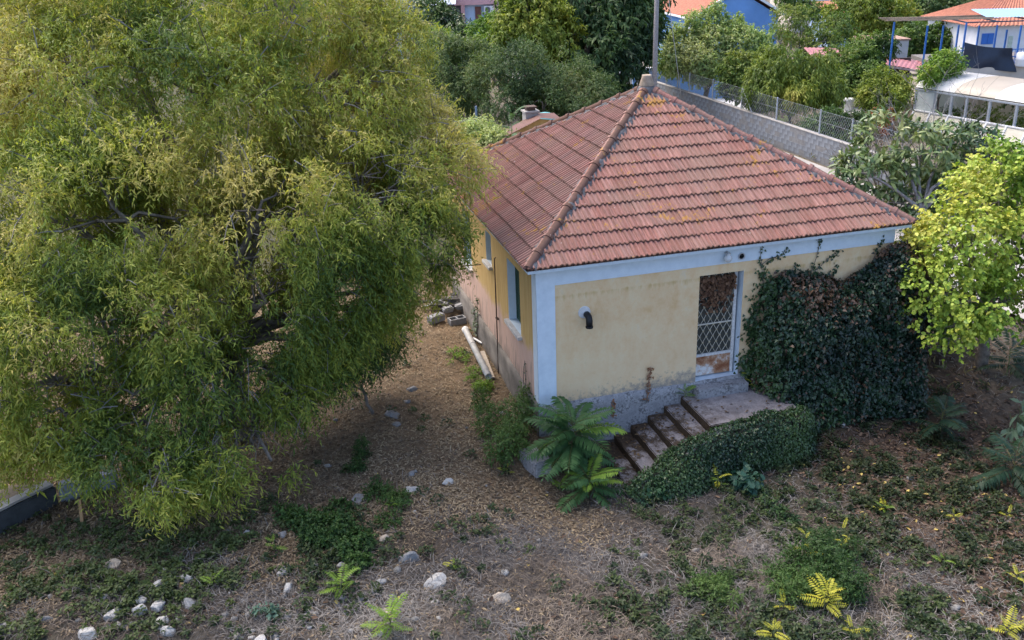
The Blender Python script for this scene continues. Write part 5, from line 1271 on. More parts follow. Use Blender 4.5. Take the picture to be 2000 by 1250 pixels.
# pipe, boards and blocks along the side wall
def along(name, label, cat, a, b_): return empty(name, a, math.atan2(b_[1]-a[1], b_[0]-a[0]), label, cat)
a, b_ = gp(909, 650), gp(955, 747); pl_ = along('pipe', 'long white drain pipe lying along the side wall', 'pipe', a, b_); Lp = float(np.linalg.norm((b_-a)[:2]))
tb_ = MB(); nn_ = 14
for r0_, r1_ in ((.075, .075), (.064, .064)):
    pass
ringp = [(.085, 0), (.085, .10), (.073, .11), (.073, Lp), (.062, Lp+.001), (.062, Lp-.35), (0, Lp-.36)]
tb_.lathe(ringp, 16, (0, 0, .09), (1, 0, .0)).build('tube', plain('dirty_white_pvc', (.62, .60, .57), .5, .18, 5), pl_, True)
MB().lathe([(.079, 0), (.079, .05)], 16, (Lp*.35, 0, .09), (1, 0, 0)).build('joint', plain('pipe_joint', (.30, .29, .28), .7), pl_, True)
a, b_ = gp(942, 690), gp(962, 742); bd = along('board', 'narrow pale board lying beside the white pipe', 'board', a, b_); Lp = float(np.linalg.norm((b_-a)[:2]))
MB().box(0, Lp, -.05, .05, .03, .06).build('plank', plain('pale_board', (.42, .36, .30), .85, .2, 8), bd)
a, b_ = gp(924, 664), gp(942, 676); bd = along('lath', 'short white lath near the upper end of the pipe', 'lath', a, b_); MB().box(0, float(np.linalg.norm((b_-a)[:2])), -.025, .025, .04, .065).build('strip', WHT, bd)
CBL = plain('grey_block', (.24, .24, .245), .95, .25, 7, bmp=.5)
def cblock(name, label, px, py, rz, s=(.42, .2, .2), tilt=0, mat=CBL, hollow=True):
    q = gp(px, py); t = empty(name, q+np.array([0, 0, .0]), rz, label, 'block'); t.rotation_euler = (0, tilt, rz)
    l_, w_, h_ = s; m = MB()
    if hollow:
        m.box(-l_/2, l_/2, -w_/2, -w_/2+.03, 0, h_).box(-l_/2, l_/2, w_/2-.03, w_/2, 0, h_)
        for x in (-l_/2, -.015, l_/2-.03): m.box(x, x+.03, -w_/2+.0305, w_/2-.0305, 0, h_)
        m.box(-l_/2+.031, l_/2-.031, -w_/2+.031, w_/2-.031, .0, .05)
        m.build('shell', mat, t)
    else: slab(m.box(-l_/2, l_/2, -w_/2, w_/2, 0, h_), 'block', t, mat, (0, 0, 0), .02, 4, .02)
    return t
cblock('concrete_block', 'single grey concrete block on the litter left of the scrap heap', 852, 628, .5, (.42, .22, .18), 0, CBL, False)
cblock('concrete_block', 'hollow grey block lying at the foot of the scrap heap', 893, 632, .2, (.42, .22, .16))
sc_ = empty('scrap_heap', gp(888, 605), .2, 'heap of dark broken boards and rubble against the side wall', 'scrap heap')
r = random.Random(12); DKW = plain('charred_board', (.055, .05, .048), .9, .35, 10); 
for k in range(9):
    x, y, z = r.uniform(-.35, .45), r.uniform(-.5, .5), .04+.05*k*.7; a_ = r.uniform(-.6, .6)
    d = Vector((math.cos(a_), math.sin(a_), r.uniform(-.15, .15)))*r.uniform(.25, .5)
    MB().beam(Vector((x, y, z))-d, Vector((x, y, z))+d, r.uniform(.09, .16), .03).build('board', DKW if k % 3 else CBL, sc_)
for k in range(5):
    slab(MB().box(-.13, .13, -.1, .1, 0, .14), 'rubble', sc_, CBL, (0, 0, 0), .05, 3, .03, 30+k).location = (r.uniform(-.4, .4), r.uniform(-.5, .4), r.uniform(0, .3))
qb = cblock('stone_block', 'squared grey stone block beside the large fern-like plant at the house corner', 1045, 915, .25, (.34, .62, .30), 0, plinth_mat(), False)

# ---- loose stones, each a thing of its own
STONE = plain('limestone', (.38, .37, .35), .9, .3, 5, bmp=.5); STGREY = plain('grey_stone', (.21, .21, .21), .95, .3, 6, bmp=.5); STTAN = plain('tan_stone', (.40, .34, .27), .95, .3, 5, bmp=.5)
def stone_mesh(seed, flat, name='stone'):
    bm = bmesh.new(); bmesh.ops.create_icosphere(bm, subdivisions=3, radius=1)
    co = np.array([v.co[:] for v in bm.verts]); rs_ = np.random.default_rng(seed)
    for _ in range(9):   # flat broken facets
        nv = nrm(rs_.normal(size=3)); h = rs_.uniform(.55, .9); d = co@nv-h; co -= np.where(d > 0, d, 0)[:, None]*nv
    co *= (1+(fbm(co*2.4+seed, seed)-.5)*.35)[:, None]
    co *= np.array([1, rs_.uniform(.6, .85), flat])
    for v, c in zip(bm.verts, co): v.co = c
    me = bpy.data.meshes.new(name); bm.to_mesh(me); bm.free(); return me
SG = 'loose stones lying on the ground'
STL = [(172, 1237, 36, STONE, 'big white stone at the bottom left edge of the dry grass'), (220, 1196, 37, STONE, 'broad white stone left of the close stone pair on the weedy bank'), (270, 1189, 30, STONE, 'pale pointed stone right of the broad white one on the weedy bank'),
       (277, 1168, 24, STONE, 'narrow pale stone behind the pointed one on the weedy bank'), (309, 1181, 36, STONE, 'large pitted pale stone in the middle of the stone cluster'), (312, 1214, 30, STONE, 'tilted white stone with a dark crack in the lower stone cluster'),
       (327, 1231, 28, STONE, 'bright white rounded stone lowest in the stone cluster'), (370, 1177, 33, STGREY, 'brown grey stone at the right end of the stone cluster'), (354, 1206, 20, STGREY, 'small grey stone below the brown grey one beside dry grass'),
       (309, 1140, 24, STONE, 'small white stone above the stone cluster'), (331, 1141, 22, STGREY, 'small dull stone touching the white one above the cluster'), (367, 1127, 28, STONE, 'upright white stone with dry stalks over it'),
       (320, 1111, 18, STONE, 'little bluish white stone under the green weeds'), (222, 1098, 30, STTAN, 'tan stone half buried in the leafy bank'), (150, 1145, 18, STTAN, 'small tan stone in the leafy bank left of the buried one'),
       (446, 1036, 14, STGREY, 'little grey stone below the hanging branch tips'), (482, 1038, 17, STONE, 'pale round stone right of the little grey one'), (552, 1112, 28, STONE, 'tall white lump of stone left of the bright green weeds'),
       (565, 1143, 27, STONE, 'smooth white stone just below the tall white lump'), (613, 1106, 22, STGREY, 'grey stone wrapped in weeds right of the tall white lump'), (667, 1102, 17, STONE, 'small white stone at the edge of the bright green weeds'),
       (745, 1132, 21, STONE, 'round pale stone in rusty dead grass'), (800, 1085, 37, STGREY, 'large leaning grey stone above the big white angular one'), (852, 1131, 44, STONE, 'biggest white angular stone in the foreground'),
       (849, 1176, 18, STONE, 'thin white sliver of stone below the biggest angular one'), (985, 1116, 17, STONE, 'small bright stone alone right of the biggest angular one'), (980, 1164, 40, STTAN, 'tan knobbly stone beside the low dull clumps'),
       (762, 1190, 36, STTAN, 'tan flat stone behind the fern at the bottom edge'), (601, 1196, 26, STGREY, 'flat grey stone in the matted dry grass'), (750, 1050, 24, STTAN, 'tan stone at the right side of the bright green weeds'),
       (551, 1041, 20, STGREY, 'dull stone left of the bright green weeds'), (703, 970, 36, STGREY, 'flat grey slab among the weeds at the edge of the leaf litter'), (805, 953, 28, STONE, 'pale square stone at the edge of the leaf litter'),
       (803, 924, 18, STGREY, 'small grey stone just above the pale square one'), (874, 938, 24, STONE, 'lone oval pale stone in the leaf litter'), (768, 804, 31, STGREY, 'wide flat grey stone in the middle of the leaf litter'),
       (773, 825, 24, STGREY, 'dark grey stone just below the wide flat one'), (795, 781, 18, STGREY, 'small square grey stone above the wide flat one'), (726, 801, 14, STGREY, 'tiny pale grey stone left of the wide flat one'),
       (805, 757, 22, STGREY, 'half buried grey stone farthest up in the leaf litter'), (510, 1249, 30, STONE, 'white stone cut by the bottom edge of the picture'), (95, 1206, 22, STGREY, 'grey stone deep in the weeds at the far left'),
       (8, 1226, 26, STGREY, 'grey stone cut by the left edge of the picture'), (252, 1219, 26, STGREY, 'mossy grey stone under the close pair of the cluster'), (680, 720, 26, STGREY, 'grey stone under the low twigs of the big tree'), (440, 790, 14, STONE, 'small white stone seen through the gap in the big tree')]
for k, (px, py, s, mt, lb) in enumerate(STL):
    q = gp(px, py+s*.2); dist = np.linalg.norm(q-CAM); rad = s*dist/FPX*.56
    fl = random.Random(k).uniform(.5, .8) if s > 16 else .6
    if 'flat' in lb: fl = .3
    me = stone_mesh(k+1, fl); me.materials.append(mt)
    o = link('stone', me); o.location = tuple(q+np.array([0, 0, rad*fl*.12])); o.scale = (rad,)*3
    o.rotation_euler = (random.Random(k).uniform(-.25, .25), random.Random(k+50).uniform(-.25, .25), random.Random(k+9).uniform(0, 6.2)); tag(o, lb, 'stone', SG)

# ---- fronded seedlings (tree of heaven), weeds
def frond_mesh(nl, L, lw, droop, palette, tone, seed):
    rng = np.random.default_rng(seed); P = []; D = []; Nn = []; LL = []
    def pos(s): return np.array([s*L*math.cos(droop*s*.6), 0, L*(.22*s-droop*.42*s*s)])
    for k in range(nl):
        s = .12+.88*k/(nl-1); p = pos(s); t = nrm(pos(min(1, s+.02))-pos(s-.02))
        l = L*.23*(math.sin(PI*(.18+.74*s))**.7)
        for sd in (-1, 1):
            if k == nl-1 and sd == 1: continue
            d = nrm(np.array([.38, sd*1.0, -.22])+rng.normal(0, .06, 3)) if k < nl-1 else t
            P.append(p); D.append(d); Nn.append(nrm(np.array([rng.normal(0, .1), -sd*.15, 1]))); LL.append(l*rng.uniform(.85, 1.1))
    c = pal(palette, tone+rng.normal(0, .09, len(P)))
    me = leaves_mesh('frond', np.array(P), np.array(D), np.array(Nn), np.array(LL), np.array(LL)*lw, c, LEAF, 'lance')
    # midrib
    m = MB().tube([pos(s) for s in np.linspace(0, 1, 6)], [.007, .006, .005, .004, .003, .002], 4, False).mesh('rib')
    bm = bmesh.new(); bm.from_mesh(me); n0 = len(bm.faces); bm.from_mesh(m); lay = bm.faces.layers.float_color.get('col')
    for f in list(bm.faces)[n0:]: f[lay] = (.12, .12, .04, 1)
    bm.to_mesh(me); bm.free(); return me
FG = [(.022, .06, .024), (.042, .105, .036), (.07, .15, .05), (.12, .20, .06)]; FD = [(.012, .03, .02), (.02, .05, .028), (.035, .08, .04)]
FY = [(.26, .30, .03), (.44, .43, .05), (.58, .50, .07)]; FYG = [(.10, .20, .03), (.17, .28, .04), (.26, .34, .05)]
FMES = {}
def fronds(name, label, px, py, n, L, key, stem=.3, tilt=(-.2, .9), cat='seedling', group=None, base=None, extra=None, nl=7, seed=0):
    q = np.array(base) if base is not None else gp(px, py)
    t = empty(name, q, 0, label, cat, group); r = random.Random(seed+int(px)); tops = []
    MB().tube([(0, 0, -.06), (r.uniform(-.03, .03), r.uniform(-.03, .03), stem*.6), (r.uniform(-.05, .05), r.uniform(-.05, .05), stem)], [.012+.01*stem, .01, .006], 5).build('stem', plain('green_stem', (.13, .15, .06), .8), t)
    for k in range(n):
        kk = key if not (extra and r.random() < extra[1]) else extra[0]
        mk = (kk, k % 3, nl)
        if mk not in FMES:
            pl = dict(g=FG, d=FD, y=FY, yg=FYG)[kk]; FMES[mk] = frond_mesh(nl+4, 1.0, .24 if nl > 10 else .30, (.5, .8, 1.0)[k % 3], pl, (.45, .55, .5)[k % 3], k*7+nl)
        o = link('frond', FMES[mk], t); f = k/max(1, n-1)
        o.location = (0, 0, stem*(.35+.65*f)); l = L*r.uniform(.5, 1.1)*(1-.25*f)*(1 if nl > 10 else .85)
        o.rotation_euler = (r.uniform(-.45, .45), -(tilt[0]+(tilt[1]-tilt[0])*f+r.uniform(-.12, .12)), k*2.4+r.uniform(-.7, .7)); o.scale = (l,)*3
    return t
ALG = 'feathery tree of heaven plants'
fronds('tree_of_heaven', 'large feathery green plant at the foot of the stairs by the house corner', 1120, 915, 40, 1.25, 'g', .95, (-.6, .75), 'plant', ALG, extra=('yg', .06), nl=17, seed=4)
fronds('tree_of_heaven', 'smaller feathery plant in front of the large one, yellowing at the edge', 1150, 970, 20, .95, 'g', .4, (-.25, .5), 'plant', ALG, extra=('yg', .25), nl=14, seed=2)
fronds('tree_of_heaven', 'yellow green feathery seedling below the stone block', 1095, 960, 6, .42, 'yg', .2, (0, .8), 'seedling', ALG, seed=3)
fronds('tree_of_heaven', 'dark feathery plant in deep shade right of the ivy', 1835, 850, 14, 1.0, 'd', .5, (-.1, .7), 'plant', ALG, nl=15, seed=5)
fronds('tree_of_heaven', 'dark feathery plant under the yellow green tree at the right edge', 1965, 735, 12, .95, 'd', .6, (-.1, .7), 'plant', ALG, nl=15, seed=6)
fronds('tree_of_heaven', 'large dark feathery plant at the lower right edge', 1975, 945, 16, 1.0, 'd', .6, (-.2, .7), 'plant', ALG, nl=15, seed=7)
fronds('tree_of_heaven', 'yellowish feathery seedling beside the brush pile', 1755, 705, 7, .55, 'yg', .2, (0, .7), 'seedling', ALG, seed=8)
fronds('tree_of_heaven', 'green and yellow feathery plant on the wall side of the top stair', 1335, 775, 7, .38, 'g', .15, (0, .7), 'plant', ALG, base=(2.93, -.12, .38), extra=('yg', .5), seed=9)
fronds('tree_of_heaven', 'yellow seedling at the right foot of the grille door', 1447, 735, 5, .30, 'y', .12, (0, .7), 'seedling', ALG, base=(4.32, -.2, .40), seed=10)
fronds('tree_of_heaven', 'yellow seedling higher up beside the door jamb', 1447, 700, 4, .26, 'y', .3, (.1, .7), 'seedling', ALG, base=(4.27, -.08, .5), seed=11)
fronds('tree_of_heaven', 'yellow green seedling at the foot of the ivy hedge', 1400, 950, 7, .46, 'y', .2, (0, .8), 'seedling', ALG, extra=('yg', .5), seed=12)
fronds('tree_of_heaven', 'light green fern-like seedling in the dry grass left of the rusty grass', 668, 1165, 11, .55, 'yg', .3, (0, .8), 'seedling', ALG, seed=13)
fronds('tree_of_heaven', 'big light green fern-like seedling cut by the bottom edge', 765, 1240, 14, .62, 'yg', .35, (0, .8), 'seedling', ALG, seed=14)
fronds('tree_of_heaven', 'small fern-like seedling above the light green one', 535, 1075, 6, .32, 'yg', .2, (0, .8), 'seedling', ALG, seed=15)
fronds('tree_of_heaven', 'yellow fronds at the front of the green foreground bush', 1612, 1195, 15, .55, 'y', .35, (0, .8), 'seedling', ALG, seed=16)
fronds('tree_of_heaven', 'yellow frond tuft left of the green foreground bush', 1530, 1192, 5, .32, 'y', .15, (0, .8), 'seedling', ALG, seed=17)
fronds('tree_of_heaven', 'yellow seedling cut by the bottom edge below the green bush', 1510, 1249, 6, .45, 'y', .2, (.1, .9), 'seedling', ALG, seed=18)
fronds('tree_of_heaven', 'small yellow seedling at the bottom right of the green bush', 1662, 1240, 5, .34, 'y', .15, (.1, .9), 'seedling', ALG, seed=19)
fronds('tree_of_heaven', 'bright yellow seedling at the bottom right corner', 1965, 1245, 8, .5, 'y', .2, (.1, .9), 'seedling', ALG, seed=20)
fronds('tree_of_heaven', 'yellow seedling at the right edge above the corner one', 1985, 1140, 6, .40, 'y', .2, (.1, .9), 'seedling', ALG, seed=21)
fronds('tree_of_heaven', 'tiny yellow seedling in the brown leaves, right of the dull yellow one', 1968, 1015, 4, .25, 'y', .12, (.2, .9), 'seedling', ALG, seed=22)
fronds('tree_of_heaven', 'tiny yellow seedling in the brown leaves below the dark shade plant', 1862, 1015, 4, .26, 'y', .12, (.2, .9), 'seedling', ALG, seed=23)
fronds('tree_of_heaven', 'dull yellow sprawling seedling among dark ground ivy', 1725, 1000, 8, .42, 'yg', .12, (0, .5), 'seedling', ALG, extra=('y', .4), seed=24)
fronds('tree_of_heaven', 'yellow green tuft on the dry ground right of the green bush', 1840, 1105, 5, .32, 'yg', .15, (.2, .9), 'seedling', ALG, seed=25)
fronds('tree_of_heaven', 'yellow frond tuft inside the top of the green foreground bush', 1568, 1100, 5, .38, 'y', .55, (.1, .8), 'seedling', ALG, seed=26)
fronds('tree_of_heaven', 'yellow seedling top at the right side of the green foreground bush', 1640, 1085, 4, .3, 'y', .5, (.1, .8), 'seedling', ALG, seed=27)
fronds('tree_of_heaven', 'feathery seedling between the shed chimney and the round bush', 1000, 240, 10, .9, 'g', 1.2, (0, .8), 'seedling', ALG, base=tuple(at(1000, 262, 27.5)-np.array([0, 0, .6])), seed=28)
fronds('tree_of_heaven', 'yellow tuft in the litter near the pale square stone', 768, 995, 5, .34, 'yg', .15, (.1, .9), 'seedling', ALG, extra=('y', .4), seed=29)
fronds('tree_of_heaven', 'yellow tuft right of the biggest angular stone', 888, 1112, 5, .26, 'yg', .12, (.1, .9), 'seedling', ALG, extra=('y', .4), seed=30)
fronds('tree_of_heaven', 'yellow tuft at the foot of the weeds by the house corner', 990, 925, 4, .26, 'y', .12, (.1, .9), 'seedling', ALG, seed=31)
fronds('tree_of_heaven', 'lime green seedling on the weedy bank beside dry stalks', 418, 1148, 6, .34, 'yg', .2, (.1, .9), 'seedling', ALG, seed=32)
def weed(name, label, lst, n, L, Wd, palette, cat='weed', shape='kite', group=None, **kw):
    """soft leafy clump; lst: (px,py on the ground, radius px, height m)"""
    b0 = gp(lst[0][0], lst[0][1]); cl = []
    for px, py, rp, h in lst:
        q = gp(px, py); rad = rp*np.linalg.norm(q-CAM)/FPX; cl.append((q[0], q[1], q[2]+h*.45, rad, rad, h*.62))
    t = empty(name, b0, 0, label, cat, group); m = MB(); r = random.Random(n)
    for c in cl:
        for _ in range(7):
            u = r.uniform(0, 6.3); e = Vector((c[0]+math.cos(u)*c[3]*.7, c[1]+math.sin(u)*c[4]*.7, c[2]+c[5]*r.uniform(.2, .9)))-Vector(b0)
            s0 = Vector((c[0], c[1], c[2]-c[5]*.8))-Vector(b0); m.tube(bend_path(s0, e, 4, .05, .05, r), [.009, .007, .005, .003], 4, False)
    m.build('stem_mass', plain('weed_stem', (.10, .12, .05), .8), t)['kind'] = 'stuff'
    kw.setdefault('gap', .36); kw.setdefault('per', 8); kw.setdefault('gscale', 4.0); kw.setdefault('twig', .12); kw.setdefault('shell', .4)
    crown('leaves', t, cl, n, L, Wd, palette, shape=shape, **kw); return t
WGR = [(.024, .055, .02), (.042, .09, .026), (.07, .135, .034), (.12, .19, .055)]
weed('weed_clump', 'tall soft bright green weeds along the side wall at the house corner', [(985, 905, 34, .75), (960, 850, 30, .65), (1010, 850, 30, .8), (1035, 820, 22, .9), (940, 800, 18, .45), (1000, 890, 28, .8)], 9000, .055, .022, WGR, seed=71, tone=.62, hang=.2)
weed('weed_clump', 'flat yellow green ground weeds beside the white pipe', [(900, 705, 24, .12), (925, 735, 22, .14), (945, 760, 16, .16), (890, 690, 16, .1)], 4500, .04, .022, FYG, seed=72, tone=.4, hang=.1)
weed('weed_clump', 'lush bright green creeping weeds in the foreground', [(640, 1045, 45, .28), (690, 1070, 38, .26), (600, 1025, 30, .2), (700, 1110, 22, .2), (560, 1010, 28, .14), (660, 1000, 26, .14)], 12000, .05, .03, WGR, seed=73, tone=.5, shape='oval', hang=.1)
weed('weed_clump', 'thin green weeds around the flat grey slab', [(740, 970, 28, .22), (780, 985, 24, .2), (710, 890, 12, .35), (700, 920, 14, .25), (760, 1020, 24, .15)], 4200, .045, .02, WGR, seed=74, tone=.5, hang=.2)
weed('green_bush', 'rounded green bush with yellow fronds in the right foreground', [(1580, 1155, 34, .5), (1625, 1120, 30, .6), (1535, 1165, 30, .35), (1655, 1160, 28, .42), (1600, 1085, 24, .5), (1560, 1110, 24, .4), (1665, 1100, 20, .4), (1520, 1130, 18, .25), (1610, 1185, 22, .3)], 13000, .06, .02, WGR, cat='bush', seed=75, tone=.52, hang=.05, gap=.45, twig=.22, shell=.5)
weed('green_bush', 'low fine leaved green bush in the dry grass left of the yellow fronded one', [(1390, 1165, 26, .3), (1425, 1180, 22, .18), (1365, 1150, 18, .22), (1410, 1145, 18, .2), (1345, 1165, 12, .14)], 4800, .04, .018, WGR, cat='bush', seed=76, tone=.48, hang=.1)
weed('mallow_plant', 'blue green round leaved plant at the foot of the ivy hedge', [(1455, 948, 22, .3), (1470, 955, 15, .25)], 420, .10, .10, [(.02, .06, .045), (.04, .10, .07), (.07, .14, .09)], cat='plant', shape='oval', seed=77, tone=.5, per=4)
weed('mallow_plant', 'round leaved green plant in front of the lowest stair', [(1285, 970, 18, .22), (1300, 962, 12, .2)], 300, .085, .085, [(.03, .08, .04), (.06, .13, .06), (.08, .16, .07)], cat='plant', shape='oval', seed=78, tone=.5, per=4)
weed('mallow_plant', 'pale bluish leafy plant in the matted grass at the bottom left', [(498, 1208, 14, .16), (530, 1205, 14, .14)], 380, .05, .035, [(.07, .14, .10), (.12, .2, .15)], cat='plant', shape='oval', seed=79, tone=.5, per=4)
weed('creeper', 'dark creeping plant strip on the dry ground between ivy hedge and bush', [(1500, 985, 13, .1), (1520, 1005, 14, .12), (1540, 1022, 14, .12), (1485, 968, 12, .1)], 1700, .05, .035, DKG, cat='plant', shape='oval', seed=80, tone=.6, hang=.1)
weed('fig_sprout', 'pale five leaved sprout at the right edge', [(1985, 850, 24, .5), (1995, 835, 16, .6)], 60, .26, .09, [(.10, .17, .10), (.18, .25, .16)], cat='plant', shape='lance', seed=81, tone=.6, per=5, gap=0)
# dry vine hanging in the door grille
dv = empty('dry_vine', (3.6, .14, 2.7), 0, 'bunch of dry brown vine leaves hanging in the top of the door grille', 'dry vine')
rng = np.random.default_rng(9); n = 620
x = rng.uniform(gx0+.01, gx1-.01, n); fr = np.abs(rng.normal(0, 1, n)); z = gz1-.02-fr*.26*(1+.55*np.cos((x-3.62)*5.5)); k = z > 2.0; x, z = x[k], z[k]; n = len(x)
P_ = np.stack([x, rng.uniform(.07, .15, n), z], -1)-np.array(dv.location)
c = pal([(.06, .03, .02), (.14, .075, .045), (.22, .125, .075)], rng.uniform(0, 1, n))
link('leaves', leaves_mesh('leaves', P_, nrm(rdir(n, rng)*.7+np.array([0, 0, -.8])), nrm(rdir(n, rng)*.6+np.array([0, -1, .3])), rng.uniform(.05, .09, n), .055, c, LITTER, 'oval'), dv)['kind'] = 'stuff'
m = MB(); r = random.Random(4)
for k in range(9):
    a = Vector((r.uniform(-.35, .38), -.02, .05)); m.tube(bend_path(a, a+Vector((r.uniform(-.15, .15), 0, -r.uniform(.3, .8))), 5, 0, .06, r), .004, 4, False)
m.build('stem_mass', BARK, dv)['kind'] = 'stuff'
# vines and dead stalks on the walls
vine('dry_vine', 'rusty dead stalk climbing the plinth left of the stairs', [[(2.15, -.05, .35), (2.18, -.05, .8), (2.22, -.05, 1.12)]], None, 60, .05, [(.16, .07, .03), (.28, .13, .06)], .5, 6, .05)
vine('dry_vine', 'short rusty dead stalk on the plinth nearer the corner', [[(1.45, -.05, .2), (1.46, -.05, .52)]], None, 35, .05, [(.16, .07, .03), (.28, .13, .06)], .5, 7, .05)
vine('creeper', 'thin dark creeper with a hooked tip on the side wall near the corner', [[(-.06, .75, .1), (-.04, .78, .7), (-.03, .82, 1.2)], [(-.05, .95, .3), (-.04, .92, .9), (-.03, .85, 1.2)]], None, 22, .035, OLV, .3, 8, .02, (-1, 0, .4))
vine('creeper', 'leafy dark creeper climbing the side wall above the scrap heap', [[(-.07, 4.9, .0), (-.06, 4.8, .6), (-.05, 4.75, 1.15)], [(-.07, 5.0, .1), (-.06, 5.15, .7)]], None, 90, .06, DKG, .6, 9, .10, (-1, 0, .4))
vine('creeper', 'green creeper on the plinth of the side wall at the house corner', [[(-.09, .35, -.1), (-.09, .25, .5), (-.08, .2, .8)], [(-.09, .6, -.1), (-.09, .55, .45)]], None, 160, .055, WGR, .55, 10, .16, (-1, 0, .4))

# ---- litter, dry grass, ground cover
def visible_xy(n, rng):
    """points on the ground inside the pictured patch and a margin round it"""
    px = rng.uniform(-120, 2120, n*2); py = 560+700*rng.uniform(0, 1, n*2)**.75
    d = CF[None]+((px-1000)/FPX)[:, None]*CR+(-(py-625)/FPX)[:, None]*CU
    t = (-.2-CAM[2])/d[:, 2]; p = CAM+t[:, None]*d
    x, y = p[:, 0]+rng.normal(0, .1, n*2), p[:, 1]+rng.normal(0, .1, n*2)
    ok = ~((x > -.03) & (x < XR+.1) & (y > -.05) & (y < YB)) & ~((x > .8) & (x < 4.75) & (y > -1.45) & (y < 0))
    return x[ok][:n], y[ok][:n]
def stuff_leaves(name, label, x, y, L, Wd, cols, lift, flat, shape, mat, rng, cat):
    n = len(x); z = gz(x, y)+lift; d = rdir(n, rng); d[:, 2] *= 1-flat; nn = nrm(rdir(n, rng)*(1-flat)+np.array([0, 0, 1]))
    o = link(name, leaves_mesh(name, np.stack([x, y, z], -1), nrm(d), nn, L, Wd, cols, mat, shape)); return tag(o, label, cat, kind='stuff')
rng = np.random.default_rng(301)
x, y = visible_xy(150000, rng); l_, r_, p_, g_ = zone_masks(x, y)
pr = np.clip(.10+.95*l_-.55*g_-.6*r_, 0, 1); k = rng.uniform(size=len(x)) < pr; x, y = x[k], y[k]; n = len(x)
c = pal([(.085, .066, .048), (.17, .13, .088), (.27, .21, .138), (.37, .295, .19)], rng.beta(2, 2, n)+(fbm(np.stack([x, y, 0*x], -1)*.9, 33)-.5)*.9)
stuff_leaves('leaf_litter', 'thick litter of narrow tan leaves under the big tree and along the side wall', x, y, rng.uniform(.05, .12, n), rng.uniform(.012, .03, n), c, rng.uniform(.005, .035, n), .75, 'kite', LITTER, rng, 'leaf litter')
x, y = visible_xy(60000, rng); l_, r_, p_, g_ = zone_masks(x, y); k = rng.uniform(size=len(x)) < np.clip(r_*.75+.03, 0, 1); x, y = x[k], y[k]; n = len(x)
t = rng.uniform(size=n); c = pal([(.045, .033, .026), (.09, .058, .042), (.15, .098, .066), (.24, .17, .115)], rng.beta(1.6, 2.4, n))
c[t > .965] = np.array([.50, .38, .12])*rng.uniform(.7, 1.2, ((t > .965).sum(), 1))
stuff_leaves('fallen_leaves', 'broad brown and a few yellow fallen leaves on the right side', x, y, rng.uniform(.05, .12, n), rng.uniform(.03, .06, n), c, rng.uniform(.005, .04, n), .65, 'oval', LITTER, rng, 'fallen leaves')
# matted dry grass
x, y = visible_xy(150000, rng); l_, r_, p_, g_ = zone_masks(x, y); nz_ = fbm(np.stack([x, y, 0*x], -1)*1.3, 41)
k = rng.uniform(size=len(x)) < np.clip((1-l_*.9)*(.45+.8*(nz_-.4)+.25*p_)*(1-.6*g_)*(1-.5*r_), 0, 1); x, y = x[k], y[k]; n = len(x)
c = pal([(.06, .056, .054), (.12, .112, .107), (.20, .187, .178), (.29, .268, .245)], rng.beta(2, 2.2, n)+(fbm(np.stack([x, y, 0*x], -1)*.8, 43)-.5)*1.2+.1*zone_masks(x, y)[2])
rust = fbm(np.stack([x, y, 0*x], -1)*1.1, 47) > .62; c[rust] = c[rust]*np.array([1.03, .92, .8])
stuff_leaves('dry_grass', 'matted grey brown dry grass across the foreground', x, y, rng.uniform(.10, .30, n), rng.uniform(.006, .012, n), c, rng.uniform(.0, .05, n), .68, 'kite', LITTER, rng, 'dry grass')
# small rubble on the weedy bank and in the dry grass
bm0 = bmesh.new(); bmesh.ops.create_icosphere(bm0, subdivisions=1, radius=1); iv_ = np.array([v.co[:] for v in bm0.verts]); bm0.verts.ensure_lookup_table(); if_ = np.array([[v.index for v in f.verts] for f in bm0.faces]); bm0.free()
x, y = visible_xy(9000, rng); k = (rng.uniform(size=len(x)) < np.clip(.9*sstep(-2.2, -4.4, y)*sstep(-2.6, -5.2, x)*sstep(.40, .6, fbm(np.stack([x, y, 0*x], -1)*.9, 57))+.02, 0, 1)); x, y = x[k], y[k]; n = len(x)
r0_ = .014+.065*rng.uniform(0, 1, n)**3.2
V_ = iv_[None]*(1+rng.uniform(-.3, .3, (n, len(iv_), 1)))*r0_[:, None, None]*np.stack([rng.uniform(.8, 1.3, n), rng.uniform(.7, 1.1, n), rng.uniform(.45, .8, n)], -1)[:, None]
V_ += np.stack([x, y, gz(x, y)+r0_*.25], -1)[:, None]
fl_ = (np.arange(n)[:, None, None]*len(iv_)+if_[None]).reshape(-1)
c = np.array([.34, .33, .31])*rng.uniform(.5, 1.2, (n, 1)); me = np_mesh('rubble', V_.reshape(-1, 3), fl_, np.full(n*len(if_), 3), LITTER, np.repeat(c, len(if_), 0))
tag(link('rubble', me), 'small pale rubble scattered through the dry grass and weeds', 'rubble', kind='stuff')
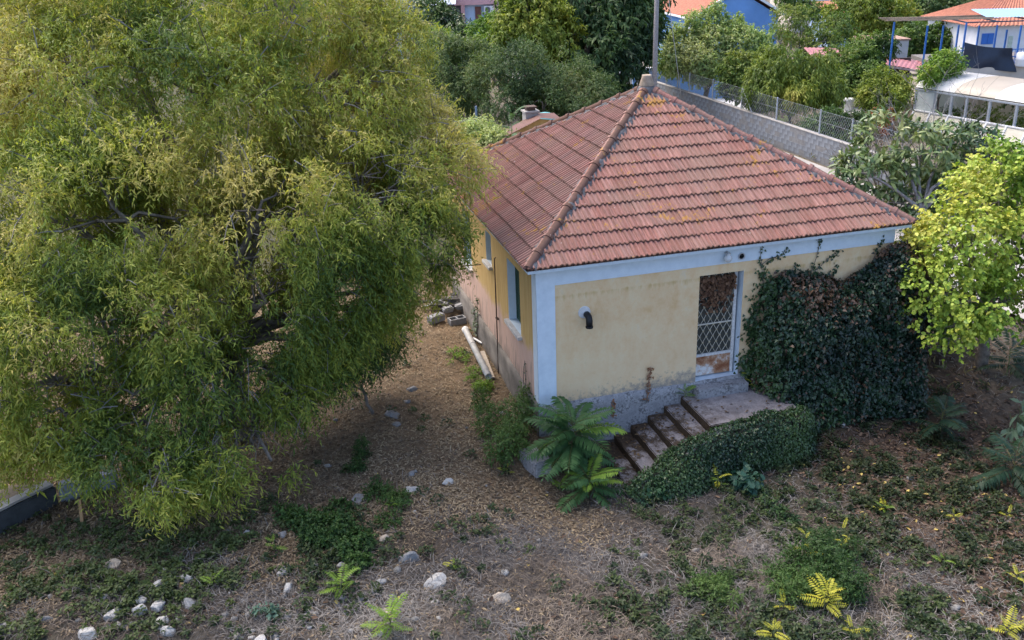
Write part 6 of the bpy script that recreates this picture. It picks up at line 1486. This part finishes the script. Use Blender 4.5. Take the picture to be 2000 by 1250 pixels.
# low ground cover in clumps
x0, y0 = visible_xy(9000, rng); l_, r_, p_, g_ = zone_masks(x0, y0); nz_ = fbm(np.stack([x0, y0, 0*x0], -1)*1.7, 51)
k = rng.uniform(size=len(x0)) < np.clip(g_*.75+.10*sstep(.5, .65, nz_)*(1-.8*l_)+.012, 0, 1); x0, y0 = x0[k], y0[k]
m_ = 34; rad = rng.uniform(.05, .16, len(x0)); a = rng.uniform(0, 2*PI, (len(x0), m_)); q = np.sqrt(rng.uniform(0, 1, (len(x0), m_)))
x = (x0[:, None]+np.cos(a)*q*rad[:, None]).ravel(); y = (y0[:, None]+np.sin(a)*q*rad[:, None]).ravel(); h = ((1-q**2)*rad[:, None]*.9).ravel()
n = len(x); tw = np.repeat(rng.uniform(0, 1, len(x0)), m_)
rm = zone_masks(x, y)[1]; left = sstep(-4.5, -6, x)
c = pal([(.022, .038, .02), (.04, .065, .028), (.065, .09, .035), (.10, .135, .045)], tw*.6+rng.normal(.2, .12, n)+left*.3)*(1-.35*rm[:, None])
stuff_leaves('ground_cover', 'low dull green ground cover clumps on the dry ground', x, y, rng.uniform(.035, .075, n), rng.uniform(.025, .05, n), c, h+rng.uniform(.005, .03, n), .35, 'oval', LEAF, rng, 'ground cover')
n = 420; x = rng.uniform(.95, 4.6, n); y = rng.uniform(-1.3, -.06, n)
zt_ = np.where(x > 2.87, .38, .38-.152*np.ceil((2.86-x)/.345)); k = (rng.uniform(size=n) < np.where(x > 2.87, .3, .9)*sstep(-1.5, -.1, y+.3)); x, y, zt_ = x[k], y[k], zt_[k]; n = len(x)
c = pal([(.05, .03, .02), (.13, .08, .045), (.22, .15, .08)], rng.uniform(0, 1, n))
o = link('stair_litter', leaves_mesh('stair_litter', np.stack([x, y, zt_+rng.uniform(.012, .03, n)], -1), nrm(rdir(n, rng)*np.array([1, 1, .2])), nrm(rdir(n, rng)*.35+np.array([0, 0, 1])), rng.uniform(.05, .1, n), rng.uniform(.015, .04, n), c, LITTER, 'oval'))
tag(o, 'dry brown leaves lying on the treads of the stairs', 'leaf litter', kind='stuff')
# farther gardens: sparse dry weeds so that the yard does not read as a bare sheet
x = rng.uniform(8, 46, 42000); y = rng.uniform(-4, 60, 42000); k = (np.abs(x-14.3) > 2.3) & ~((x > 18) & (x < 24.6) & (y > 30) & (y < 46)); x, y = x[k], y[k]; n = len(x)
nz_ = fbm(np.stack([x, y, 0*x], -1)*.5, 61); k = rng.uniform(size=n) < sstep(.35, .65, nz_); x, y = x[k], y[k]; n = len(x)
c = pal([(.05, .07, .025), (.10, .11, .04), (.20, .17, .10), (.26, .21, .13)], rng.uniform(0, 1, n))
stuff_leaves('yard_weeds', 'sparse dry weeds on the ground of the gardens behind', x, y, rng.uniform(.12, .35, n), rng.uniform(.03, .07, n), c, rng.uniform(0, .12, n), .2, 'kite', LEAF, rng, 'weeds')
